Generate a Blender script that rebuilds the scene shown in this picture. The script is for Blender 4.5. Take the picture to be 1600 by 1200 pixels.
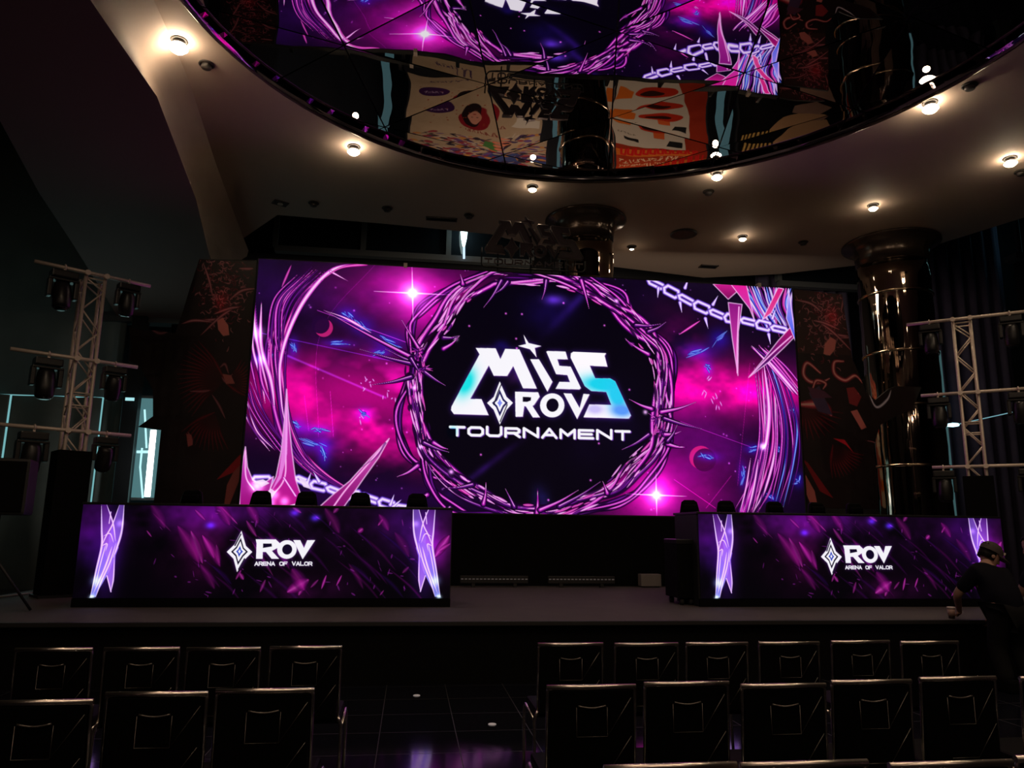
import bpy, bmesh, math, random
import numpy as np
from mathutils import Vector, Matrix

for o in list(bpy.data.objects): bpy.data.objects.remove(o)
S = bpy.context.scene; COL = S.collection
# ---------- camera (eye 1.6 m above the floor, standing in the aisle) ----------
FPX, PITCH, YAW, ROLL, EYE = 1180., math.radians(11.), math.radians(7.4), math.radians(.7), 1.6
cf = Vector((math.sin(YAW)*math.cos(PITCH), math.cos(YAW)*math.cos(PITCH), math.sin(PITCH)))
cr0 = Vector((math.cos(YAW), -math.sin(YAW), 0)); cu0 = cr0.cross(cf)
cr = cr0*math.cos(ROLL)+cu0*math.sin(ROLL); cu = cu0*math.cos(ROLL)-cr0*math.sin(ROLL)
CAM = Vector((0, 0, EYE))
cam_d = bpy.data.cameras.new('camera'); cam = bpy.data.objects.new('camera', cam_d); COL.objects.link(cam); S.camera = cam
cam_d.sensor_fit = 'HORIZONTAL'; cam_d.sensor_width = 36.; cam_d.lens = 36.*FPX/1600.; cam_d.clip_end = 200
cam.matrix_world = Matrix(((cr.x, cu.x, -cf.x, CAM.x), (cr.y, cu.y, -cf.y, CAM.y), (cr.z, cu.z, -cf.z, CAM.z), (0, 0, 0, 1)))
def ray(x, y): return cf+cr*((x-800)/FPX)+cu*((600-y)/FPX)
def at(x, y, Y): d = ray(x, y); return CAM+d*(Y/d.y)          # point of the place at depth Y seen in that direction
def atz(x, y, Z): d = ray(x, y); return CAM+d*((Z-EYE)/d.z)   # ... at height Z
# ---------- world, exposure, large lights ----------
W = bpy.data.worlds.new('world'); S.world = W; W.use_nodes = True
W.node_tree.nodes['Background'].inputs[0].default_value = (.35, .42, .5, 1); W.node_tree.nodes['Background'].inputs[1].default_value = .006
S.view_settings.view_transform = 'Standard'; S.view_settings.look = 'None'; S.view_settings.exposure = 0.; S.view_settings.gamma = 1.; S.view_settings.use_curve_mapping = False
S.cycles.sample_clamp_indirect = 4.; S.cycles.max_bounces = 8; S.cycles.glossy_bounces = 5
def lamp(name, kind, loc, energy, col, size=.1, rot=None, tgt=None, **kw):
    d = bpy.data.lights.new(name, kind); d.energy = energy; d.color = col
    if kind == 'AREA': d.shape = 'RECTANGLE'; d.size = size; d.size_y = kw.get('sy', size)
    else: d.shadow_soft_size = size
    if kind == 'SPOT': d.spot_size = kw.get('ang', 1.2); d.spot_blend = .6
    o = bpy.data.objects.new(name, d); COL.objects.link(o); o.location = loc
    if tgt is not None: o.rotation_euler = (Vector(tgt)-Vector(loc)).to_track_quat('-Z', 'Y').to_euler()
    return o
WARM = (1., .74, .5)
# unseen fill without a fixture, added to light the hoardings behind the screen
lamp('hoarding_fill', 'AREA', (4.2, 14.2, 6.9), 150.0, (1, .8, .62), 8., tgt=(4.5, 17.2, 2.6), sy=.3)
# daylight falling in at the glazed corner on the left and at the window on the right
lamp('daylight_left', 'AREA', (-7.5, 18.2, 3.), 20.0, (.45, .85, .82), 3., tgt=(-6, 8, 2.5), sy=3)
# general warm light of the mall behind the viewer
for k_ in range(9): lamp('mall_light', 'SPOT', (-7.+2.1*k_, -3.6-(k_ % 2), 6.4), 22.0, (1, .72, .52), .09, tgt=(-3.+1.4*k_, 9, 3.4), ang=1.9)

# cool fill added to brighten the left drapes; no window stands there
lamp('drape_fill', 'AREA', (-12.5, 13.5, 5.), 5., (.6, .85, .78), 3., tgt=(-8, 18.6, 4.), sy=4)
# the ring of downlights goes on overhead and behind the viewer
for x_, y_ in ((-2.4, 4.2), (-1., 2.6), (1., 1.6), (3.2, 1.7), (5.2, 2.6), (6.8, 4.2), (8.8, 6.), (9.6, 3.2), (-3.4, 1.), (2., -2.), (5., -1.), (-1., -2.5)):
    lamp('downlight', 'SPOT', (x_, y_, 7.5), 75., WARM, .07, tgt=(x_, y_+.3, 0), ang=2.7)

F0 = .2     # level of the hall floor (the eye is 1.4 m above it)
# ---------- tags and small builders ----------
def tag(o, label=None, cat=None, group=None, kind=None):
    if label: o['label'] = label
    if cat: o['category'] = cat
    if group: o['group'] = group
    if kind: o['kind'] = kind
    return o
def empty(name, loc, rz=0., label=None, cat=None, group=None):
    o = bpy.data.objects.new(name, None); COL.objects.link(o); o.location = loc; o.rotation_euler = (0, 0, rz); o.empty_display_size = .1
    return tag(o, label, cat, group)
def copy_tree(o, parent=None):
    c = o.copy(); COL.objects.link(c); c.parent = parent
    for ch in [q for q in KIDS.get(o.name, [])]:
        n = copy_tree(ch, c); KIDS.setdefault(c.name, []).append(n)
    return c
KIDS = {}
def finish(name, bm, mat, parent=None, smooth=False, **kw):
    me = bpy.data.meshes.new(name); bm.normal_update(); bm.to_mesh(me); bm.free()
    for m in (mat if isinstance(mat, (list, tuple)) else [mat]): me.materials.append(m)
    if smooth: me.polygons.foreach_set('use_smooth', [True]*len(me.polygons))
    o = bpy.data.objects.new(name, me); COL.objects.link(o)
    if parent is not None: o.parent = parent; KIDS.setdefault(parent.name, []).append(o)
    return tag(o, **kw)
def box(bm, x0, x1, y0, y1, z0, z1, bev=0., mi=0, M=None):
    v = [bm.verts.new((x, y, z)) for z in (z0, z1) for y in (y0, y1) for x in (x0, x1)]
    fs = [bm.faces.new([v[i] for i in q]) for q in ((0, 2, 3, 1), (4, 5, 7, 6), (0, 1, 5, 4), (2, 6, 7, 3), (0, 4, 6, 2), (1, 3, 7, 5))]
    for f in fs: f.material_index = mi
    if bev: 
        r = bmesh.ops.bevel(bm, geom=list({e for f in fs for e in f.edges}), offset=bev, segments=2, affect='EDGES', profile=.6); v = list({w for f in r['faces'] for w in f.verts} | {w for w in v if w.is_valid})
        for f in r['faces']: f.material_index = mi
    if M is not None: bmesh.ops.transform(bm, matrix=M, verts=[w for w in v if w.is_valid])
    return v
def sweep(bm, pts, r, n=8, closed=False, mi=0, rad=None, cap=True, flat=1.):
    P = [Vector(p) for p in pts]; m = len(P); rings = []; up = None
    for i in range(m):
        a = P[(i-1) % m] if (closed or i) else P[0]; b = P[(i+1) % m] if (closed or i < m-1) else P[-1]
        t = (b-a).normalized()
        if up is None: up = Vector((0, 0, 1)) if abs(t.z) < .9 else Vector((1, 0, 0))
        s = t.cross(up).normalized(); up = s.cross(t).normalized()
        R = rad[i] if rad else r
        rings.append([bm.verts.new(P[i]+s*math.cos(2*math.pi*k/n)*R+up*math.sin(2*math.pi*k/n)*R*flat) for k in range(n)])
    for i in range(m if closed else m-1):
        A, B = rings[i], rings[(i+1) % m]
        for k in range(n): f = bm.faces.new((A[k], A[(k+1) % n], B[(k+1) % n], B[k])); f.smooth = True; f.material_index = mi
    if not closed and cap:
        f = bm.faces.new(rings[0][::-1]); f.material_index = mi; f = bm.faces.new(rings[-1]); f.material_index = mi
def lathe(bm, prof, c=(0, 0, 0), n=24, mi=0, axis='z', wob=None):
    rings = []
    for r, z in prof:
        ring = []
        for k in range(n):
            a = 2*math.pi*k/n; q = Vector((r*math.cos(a), r*math.sin(a), z))
            if axis == 'y': q = Vector((q.x, q.z, q.y))
            if axis == 'x': q = Vector((q.z, q.x, q.y))
            ring.append(bm.verts.new(q+Vector(c)))
        rings.append(ring)
    for A, B in zip(rings, rings[1:]):
        for k in range(n): f = bm.faces.new((A[k], A[(k+1) % n], B[(k+1) % n], B[k])); f.smooth = True; f.material_index = mi
    for R_, (r, z) in ((rings[0], prof[0]), (rings[-1], prof[-1])):
        if r > 1e-4: f = bm.faces.new(R_); f.material_index = mi
    bmesh.ops.recalc_face_normals(bm, faces=bm.faces)
def prism(bm, pts, y0, y1, mi=0):
    """outline in x,z extruded along y"""
    A = [bm.verts.new((x, y0, z)) for x, z in pts]; B = [bm.verts.new((x, y1, z)) for x, z in pts]; n = len(pts)
    f1 = bm.faces.new(A); f2 = bm.faces.new(B[::-1])
    for i in range(n): f = bm.faces.new((A[i], B[i], B[(i+1) % n], A[(i+1) % n])); f.material_index = mi
    f1.material_index = f2.material_index = mi
    bmesh.ops.recalc_face_normals(bm, faces=bm.faces)
def arc(pts, r=.04, n=5):
    """round the corners of a polyline"""
    P = [Vector(p) for p in pts]; out = [P[0]]
    for i in range(1, len(P)-1):
        a, b, c = P[i-1], P[i], P[i+1]; q = min(r, (a-b).length*.48, (c-b).length*.48); s = b+(a-b).normalized()*q; e = b+(c-b).normalized()*q
        for k in range(n+1): t = k/n; out.append(s*(1-t)**2+b*2*t*(1-t)+e*t*t)
    return out+[P[-1]]

# ---------- materials ----------
def mat(name, col, rough=.5, metal=0., spec=.5, emit=None, es=0., noise=None, bump=None, coat=0., attr=None):
    m = bpy.data.materials.new(name); m.use_nodes = True; nt = m.node_tree; b = nt.nodes['Principled BSDF']
    b.inputs['Base Color'].default_value = (*col, 1); b.inputs['Roughness'].default_value = rough; b.inputs['Metallic'].default_value = metal; b.inputs['Specular IOR Level'].default_value = spec
    if coat: b.inputs['Coat Weight'].default_value = coat; b.inputs['Coat Roughness'].default_value = .08
    if emit: b.inputs['Emission Color'].default_value = (*emit, 1); b.inputs['Emission Strength'].default_value = es
    tc = nt.nodes.new('ShaderNodeTexCoord')
    if noise:   # (scale, amount)
        nz = nt.nodes.new('ShaderNodeTexNoise'); nz.inputs['Scale'].default_value = noise[0]; nz.inputs['Detail'].default_value = 5; nt.links.new(tc.outputs['Object'], nz.inputs['Vector'])
        mx = nt.nodes.new('ShaderNodeMix'); mx.data_type = 'RGBA'; nt.links.new(nz.outputs['Fac'], mx.inputs['Factor'])
        mx.inputs['A'].default_value = (*[c*(1-noise[1]) for c in col], 1); mx.inputs['B'].default_value = (*[min(1, c*(1+noise[1])) for c in col], 1)
        nt.links.new(mx.outputs['Result'], b.inputs['Base Color'])
    if bump:    # (scale vector, strength, distance)
        mp = nt.nodes.new('ShaderNodeMapping'); mp.inputs['Scale'].default_value = bump[0]; nt.links.new(tc.outputs['Object'], mp.inputs['Vector'])
        nz = nt.nodes.new('ShaderNodeTexNoise'); nz.inputs['Scale'].default_value = 1; nz.inputs['Detail'].default_value = bump[3] if len(bump) > 3 else 2; nt.links.new(mp.outputs[0], nz.inputs['Vector'])
        bp = nt.nodes.new('ShaderNodeBump'); bp.inputs['Strength'].default_value = bump[1]; bp.inputs['Distance'].default_value = bump[2]; nt.links.new(nz.outputs['Fac'], bp.inputs['Height']); nt.links.new(bp.outputs[0], b.inputs['Normal'])
    if attr:
        at_ = nt.nodes.new('ShaderNodeAttribute'); at_.attribute_name = attr; nt.links.new(at_.outputs['Color'], b.inputs['Base Color'])
    return m
def display_mat(name, k):
    m = bpy.data.materials.new(name); m.use_nodes = True; nt = m.node_tree; b = nt.nodes['Principled BSDF']; b.inputs['Base Color'].default_value = (.004, .004, .005, 1); b.inputs['Roughness'].default_value = .5; b.inputs['Specular IOR Level'].default_value = .1
    a = nt.nodes.new('ShaderNodeAttribute'); a.attribute_name = 'picture'; nt.links.new(a.outputs['Color'], b.inputs['Emission Color']); b.inputs['Emission Strength'].default_value = k
    m.cycles.emission_sampling = 'NONE'; return m
def lin(c): c = np.asarray(c, float); return np.where(c <= .04045, c/12.92, ((c+.055)/1.055)**2.4)
def picture(name, img, mt, x0, x1, z0, z1, y, parent=None, inside=None, **kw):
    """a flat picture facing -y whose colours are stored per vertex"""
    h, w, _ = img.shape; xs = np.linspace(x0, x1, w); zs = np.linspace(z1, z0, h); X, Z = np.meshgrid(xs, zs)
    co = np.empty((h*w, 3), np.float32); co[:, 0] = X.ravel(); co[:, 1] = y; co[:, 2] = Z.ravel()
    i = np.arange(h*w).reshape(h, w); q = np.stack([i[:-1, :-1], i[1:, :-1], i[1:, 1:], i[:-1, 1:]], -1).reshape(-1, 4)
    if inside is not None: ok = inside(X, Z).ravel(); q = q[ok[q].all(1)]
    used = np.zeros(h*w, bool); used[q.ravel()] = True; re = np.cumsum(used)-1; q = re[q]; co = co[used]
    me = bpy.data.meshes.new(name); me.vertices.add(len(co)); me.vertices.foreach_set('co', co.ravel())
    me.loops.add(q.size); me.loops.foreach_set('vertex_index', q.ravel().astype(np.int32)); me.polygons.add(len(q)); me.polygons.foreach_set('loop_start', np.arange(0, q.size, 4, dtype=np.int32))
    me.update(calc_edges=True)
    a = me.color_attributes.new('picture', 'FLOAT_COLOR', 'POINT'); c = np.ones((len(co), 4), np.float32); c[:, :3] = lin(img.reshape(-1, 3)[used]); a.data.foreach_set('color', c.ravel())
    me.materials.append(mt); o = bpy.data.objects.new(name, me); COL.objects.link(o)
    if parent is not None: o.parent = parent; KIDS.setdefault(parent.name, []).append(o)
    return tag(o, **kw)
def in_poly(poly):
    def f(X, Z):
        ins = np.zeros(X.shape, bool)
        for i in range(len(poly)):
            (ax, az), (bx, bz) = poly[i], poly[(i+1) % len(poly)]
            if az == bz: continue
            ins ^= ((az > Z) != (bz > Z)) & (X < (bx-ax)*(Z-az)/(bz-az)+ax)
        return ins
    return f

M_soffit = mat('painted plaster soffit', (.44, .345, .28), .7, noise=(.7, .06))
M_bulk = mat('brown painted bulkhead', (.2, .095, .075), .8, noise=(.8, .1))
M_dark = mat('near black paint', (.012, .012, .014), .6); M_black = mat('matt black', (.003, .003, .0035), .8, spec=.1)
M_plastic = mat('black plastic', (.012, .012, .013), .35); M_rubber = mat('black rubber', (.01, .01, .01), .8)
M_wall = mat('dark wall', (.03, .03, .036), .8, noise=(.5, .2)); M_leather = mat('black leatherette', (.0018, .0018, .002), .6, spec=.08, bump=((60, 60, 60), .2, .002))
M_chrome = mat('polished chrome', (.75, .68, .62), .24, 1.); M_alu = mat('brushed aluminium', (.85, .72, .62), .5, .35, noise=(30, .15)); M_rail = mat('satin chrome rail', (1., .88, .8), .27, 1.); M_darkchrome = mat('dark gloss piping', (.16, .14, .13), .3, .8)
M_carpet = mat('grey stage carpet', (.075, .062, .062), .85, noise=(3, .25), bump=((120, 120, 120), .4, .004))
M_drape = mat('grey green drape', (.26, .3, .28), .9, noise=(1.2, .25)); M_navy = mat('dark navy curtain', (.10, .085, .15), .9, noise=(2, .3))
M_frame = mat('grey window frame', (.14, .15, .15), .5); M_glass = mat('dark window glass', (.012, .016, .02), .08, spec=.6)
M_mirror = mat('mirror film', (.72, .68, .72), .012, 1., bump=((.8, .8, .8), .24, .05, 1.5)); M_seam = mat('dark seam', (.004, .004, .005), .6)
M_column = mat('bronze mirror cladding', (.31, .245, .2), .035, 1., bump=((9, 9, .35), .3, .02)); M_band = mat('bronze band', (.7, .52, .36), .15, 1.)
M_flare = mat('dark bronze collar', (.07, .048, .038), .22, .5); M_can = mat('dark lamp housing', (.035, .03, .028), .5); M_bulb = mat('lit lamp', (1, .9, .75), .3, emit=(1, .8, .55), es=55.)
M_bulb.cycles.emission_sampling = 'NONE'
def sky_mat(name, col, k): m = mat(name, (.02, .02, .02), .5, emit=col, es=k); return m
M_day = sky_mat('daylight behind glass', (.22, .55, .58), .8); M_dayhot = sky_mat('bright daylight gap', (.72, .95, 1.), 3.); M_daydim = sky_mat('dim daylight pane', (.16, .38, .4), .22); M_lilac = sky_mat('lilac daylight slit', (.5, .55, 1.), 1.6)

# ---------- painter for the LED pictures (numpy only) ----------
def hom(src, dst):
    A = []
    for (x, y), (u, v) in zip(src, dst):
        A.append([x, y, 1, 0, 0, 0, -u*x, -u*y, u]); A.append([0, 0, 0, x, y, 1, -v*x, -v*y, v])
    A = np.array(A, float); h = np.linalg.solve(A[:, :8], A[:, 8]); return np.append(h, 1).reshape(3, 3)

class Canvas:
    def __init__(s, w, h, src, seed=1):
        s.w, s.h = w, h
        s.H = hom(src, [(0, 0), (w, 0), (w, h), (0, h)])
        s.k = w / (src[1][0]-src[0][0])
        s.a = np.zeros((h, w, 3)); s.r = np.random.RandomState(seed)
        s.Y, s.X = np.mgrid[0:h, 0:w].astype(float); s.X += .5; s.Y += .5
    def m(s, pts):
        p = np.c_[np.array(pts, float)[:, :2], np.ones(len(pts))] @ s.H.T
        return p[:, :2]/p[:, 2:]
    def noise(s, cell, octv=4, pers=.55, st=(1, 1)):
        out = np.zeros((s.h, s.w)); amp = 1; tot = 0
        for o in range(octv):
            cx = max(2., cell*st[0]/2**o); cy = max(2., cell*st[1]/2**o)
            g = s.r.rand(int(s.h/cy)+3, int(s.w/cx)+3)
            fx = s.X/cx; fy = s.Y/cy; ix = fx.astype(int); iy = fy.astype(int)
            tx = fx-ix; ty = fy-iy; tx = tx*tx*(3-2*tx); ty = ty*ty*(3-2*ty)
            v = (g[iy, ix]*(1-tx)+g[iy, ix+1]*tx)*(1-ty)+(g[iy+1, ix]*(1-tx)+g[iy+1, ix+1]*tx)*ty
            out += v*amp; tot += amp; amp *= pers
        return out/tot
    def blob(s, x, y, rx, ry, col, pw=1., n=None, rot=0.):
        c = s.m([(x, y)])[0]; dx = (s.X-c[0])/s.k; dy = (s.Y-c[1])/s.k
        if rot: q = math.radians(rot); dx, dy = dx*math.cos(q)+dy*math.sin(q), -dx*math.sin(q)+dy*math.cos(q)
        g = np.exp(-((dx/rx)**2+(dy/ry)**2))
        if n is not None: g = g*n
        s.a += g[..., None]*np.array(col)*pw
    def box(s, lo, hi, pad):
        x0 = int(max(0, lo[0]-pad)); x1 = int(min(s.w, hi[0]+pad+1)); y0 = int(max(0, lo[1]-pad)); y1 = int(min(s.h, hi[1]+pad+1))
        return (x0, x1, y0, y1) if x1 > x0 and y1 > y0 else None
    def field(s, P, W):
        """P canvas points, W half widths: returns box and the largest 1-d/w"""
        b = s.box(P.min(0), P.max(0), W.max()+2)
        if b is None: return None, None, None
        x0, x1, y0, y1 = b; F = np.full((y1-y0, x1-x0), -9.); D = np.full((y1-y0, x1-x0), 99.)
        for i in range(len(P)-1):
            a, c = P[i], P[i+1]; wm = max(W[i], W[i+1])+2
            q = s.box(np.minimum(a, c), np.maximum(a, c), wm)
            if q is None: continue
            X = s.X[q[2]:q[3], q[0]:q[1]]; Y = s.Y[q[2]:q[3], q[0]:q[1]]
            d = c-a; L = max(1e-6, d@d); t = np.clip(((X-a[0])*d[0]+(Y-a[1])*d[1])/L, 0, 1)
            dd = np.hypot(X-a[0]-t*d[0], Y-a[1]-t*d[1]); w = W[i]+(W[i+1]-W[i])*t
            sl = (slice(q[2]-y0, q[3]-y0), slice(q[0]-x0, q[1]-x0))
            np.maximum(F[sl], 1-dd/np.maximum(w, .35), out=F[sl]); np.minimum(D[sl], dd-w, out=D[sl])
        return b, F, D
    def path(s, pts, n=None, smooth=True):
        P = np.array(pts, float)
        if smooth and len(P) > 2:
            Q = np.vstack([2*P[0]-P[1], P, 2*P[-1]-P[-2]]); out = []; n = n or 8
            for i in range(1, len(Q)-2):
                for t in np.linspace(0, 1, n, endpoint=False):
                    out.append(.5*((2*Q[i])+(-Q[i-1]+Q[i+1])*t+(2*Q[i-1]-5*Q[i]+4*Q[i+1]-Q[i+2])*t*t+(-Q[i-1]+3*Q[i]-3*Q[i+1]+Q[i+2])*t**3))
            out.append(Q[-2]); P = np.array(out)
        return P
    def stroke(s, pts, w, ramp, al=1., prof='taper', smooth=True, soft=1., add=False):
        """pts photo points; w full width in photo px; ramp [(f, rgb)] from rim to core"""
        if len(pts) == 2: a_, b_ = np.array(pts[0], float), np.array(pts[1], float); pts = [a_+(b_-a_)*t_ for t_ in np.linspace(0, 1, 7)]
        P = s.path(pts, smooth=smooth); n = len(P); t = np.linspace(0, 1, n)
        if prof == 'taper': W = 1-t
        elif prof == 'spindle': W = np.sin(np.pi*np.clip(t, 0, 1))**.7
        elif prof == 'even': W = np.ones(n)
        else: W = np.interp(t, np.linspace(0, 1, len(prof)), prof)
        W = np.maximum(W*w*.5*s.k, .3); P = s.m(P)
        b, F, D = s.field(P, W)
        if b is None: return
        A = np.clip(.5-D/soft, 0, 1)*al
        f = np.clip(F, 0, 1); xs = [q[0] for q in ramp]
        C = np.stack([np.interp(f, xs, [q[1][k] for q in ramp]) for k in range(3)], -1)
        v = s.a[b[2]:b[3], b[0]:b[1]]
        if add: v += A[..., None]*C
        else: v[:] = v*(1-A[..., None])+C*A[..., None]
    def poly(s, pts, col, al=1., col2=None, ax=(0, 1), sub=3, canvas=False):
        P = np.array(pts, float) if canvas else s.m(pts)
        b = s.box(P.min(0), P.max(0), 1)
        if b is None: return
        x0, x1, y0, y1 = b; A = np.zeros((y1-y0, x1-x0))
        for sy in range(sub):
            for sx in range(sub):
                X = s.X[y0:y1, x0:x1]-.5+(sx+.5)/sub; Y = s.Y[y0:y1, x0:x1]-.5+(sy+.5)/sub
                ins = np.zeros(X.shape, bool)
                for i in range(len(P)):
                    a, c = P[i], P[(i+1) % len(P)]
                    if a[1] == c[1]: continue
                    ins ^= ((a[1] > Y) != (c[1] > Y)) & (X < (c[0]-a[0])*(Y-a[1])/(c[1]-a[1])+a[0])
                A += ins
        A = A/sub**2*al; c = np.array(col, float)
        if col2 is not None:
            d = ax[0]*(s.X[y0:y1, x0:x1]-P[:, 0].min())/max(1, np.ptp(P[:, 0]))+ax[1]*(s.Y[y0:y1, x0:x1]-P[:, 1].min())/max(1, np.ptp(P[:, 1]))
            d = np.clip(d, 0, 1)[..., None]; c = c*(1-d)+np.array(col2)*d
        v = s.a[y0:y1, x0:x1]; v[:] = v*(1-A[..., None])+c*A[..., None]
    def glow(s, x, y, r, col, pw=1.):
        c = s.m([(x, y)])[0]; R = r*s.k; b = s.box(c, c, R*3)
        if b is None: return
        v = s.a[b[2]:b[3], b[0]:b[1]]; d = np.hypot(s.X[b[2]:b[3], b[0]:b[1]]-c[0], s.Y[b[2]:b[3], b[0]:b[1]]-c[1])/R
        v += (np.exp(-d*d*1.5)*pw)[..., None]*np.array(col)
    def blur(s, a, r):
        k = np.exp(-(np.arange(-int(3*r), int(3*r)+1)/r)**2/2); k /= k.sum(); n = len(k)//2
        for ax in (0, 1):
            pad = [(0, 0)]*a.ndim; pad[ax] = (n, n); b = np.pad(a, pad); o = np.zeros_like(a)
            for i, q in enumerate(k):
                o += q*(b[i:i+a.shape[0]] if ax == 0 else b[:, i:i+a.shape[1]])
            a = o
        return a

MAG = (.93, .05, .66); DEEP = (.12, .01, .2); LIL = (.97, .8, 1.); VIO = (.42, .06, .62); PINK = (.96, .35, .85); BLU = (.2, .25, .95)
R_VINE = [(0, (.07, .0, .12)), (.3, (.26, .02, .38)), (.55, (.62, .05, .6)), (.8, (.88, .22, .8)), (1, (.98, .62, .97))]
R_DARK = [(0, (.05, .0, .1)), (.5, (.22, .02, .34)), (1, (.5, .1, .62))]
R_HOT = [(0, (.5, .05, .55)), (.4, (.95, .4, .9)), (1, (1, .93, 1.))]
R_LIL = [(0, (.35, .2, .75)), (.45, (.8, .62, .98)), (1, (1, .97, 1.))]
R_MAG = [(0, (.35, .02, .35)), (.5, (.85, .12, .66)), (1, (.98, .55, .9))]
R_BLU = [(0, (.06, .03, .4)), (.5, (.2, .25, .95)), (1, (.7, .9, 1.))]

# the tournament logo, traced in the 5x crop (x 680..1000, y 520..700)
LOGO = {
 'M': [(300,120),(455,124),(492,208),(530,128),(640,134),(776,437),(668,434),(592,262),(545,338),(440,336),(402,256),(258,514),(345,516),(400,640),(130,630),(108,600),(112,572),(330,170)],
 'star': [(672,18),(712,84),(812,108),(760,122),(774,196),(722,132),(630,106),(692,92)],
 'I': [(724,210),(792,210),(898,385),(858,462)],
 'S1': [(850,152),(862,146),(1000,152),(1018,212),(936,210),(952,262),(1040,268),(1120,435),(1108,446),(922,440),(952,386),(1034,388),(1014,334),(926,326)],
 'S2': [(1042,166),(1060,154),(1318,166),(1306,186),(1328,270),(1190,262),(1232,360),(1350,362),(1388,384),(1512,650),(1496,674),(1140,662),(1186,562),(1358,568),(1318,466),(1200,458),(1150,420),(1040,200)],
 'gem_outer': [(487,380),(540,500),(590,546),(540,600),(487,714),(440,600),(388,546),(440,500)],
 'R': [(606,460),(786,466),(798,500),(756,562),(742,572),(800,660),(744,660),(690,575),(678,572),(666,654),(610,654)],
 'R_hole': [(666,500),(732,504),(728,530),(700,540),(666,538)],
 'V': [(984,474),(1046,478),(1110,590),(1140,480),(1188,484),(1090,676)],
}
T_LET = {  # strokes of TOURNAMENT on a unit cell (x 0..1, y 0..1 down)
 'T': [[(0,.1),(1,.1)],[(.5,.1),(.5,1)]], 'O': [[(.18,.1),(.82,.1),(1,.3),(1,.75),(.82,.95),(.18,.95),(0,.75),(0,.3),(.18,.1)]],
 'U': [[(0,0),(0,.75),(.18,.95),(.82,.95),(1,.75),(1,0)]], 'R': [[(0,1),(0,.1),(.82,.1),(.98,.25),(.98,.45),(.82,.6),(0,.6)],[(.6,.6),(1,1)]],
 'N': [[(0,1),(0,.05),(1,.95),(1,0)]], 'A': [[(0,1),(.5,.05),(1,1)],[(.22,.7),(.78,.7)]], 'M': [[(0,1),(0,.08),(.5,.7),(1,.08),(1,1)]],
 'E': [[(1,.1),(0,.1),(0,.95),(1,.95)],[(0,.52),(.9,.52)]], 'F': [[(1,.1),(0,.1),(0,1)],[(0,.52),(.85,.52)]], 'V': [[(0,0),(.5,.95),(1,0)]], 'L': [[(0,0),(0,.95),(1,.95)]],
}
def word(text, x0, y0, x1, y1, h, gap=.35):
    """centre-line strokes of a word laid from (x0,y0) to (x1,y1), letter height h"""
    n = len(text); L = math.hypot(x1-x0, y1-y0); ux, uy = (x1-x0)/L, (y1-y0)/L
    w = L/(n+(n-1)*gap); out = []
    for i, ch in enumerate(text):
        if ch == ' ': continue
        ox = i*w*(1+gap)
        for st in T_LET[ch]:
            out.append([(x0+ux*(ox+a*w)-uy*b*0, y0+uy*(ox+a*w)+b*h) for a, b in st])
    return out
def C5(p): return [(680+x/5., 520+y/5.) for x, y in p]

def ring_pts(cx, cy, r0, r1=None, n=28):
    return [(cx+r0*math.cos(2*math.pi*i/n), cy+(r1 or r0)*math.sin(2*math.pi*i/n)) for i in range(n)]

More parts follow.
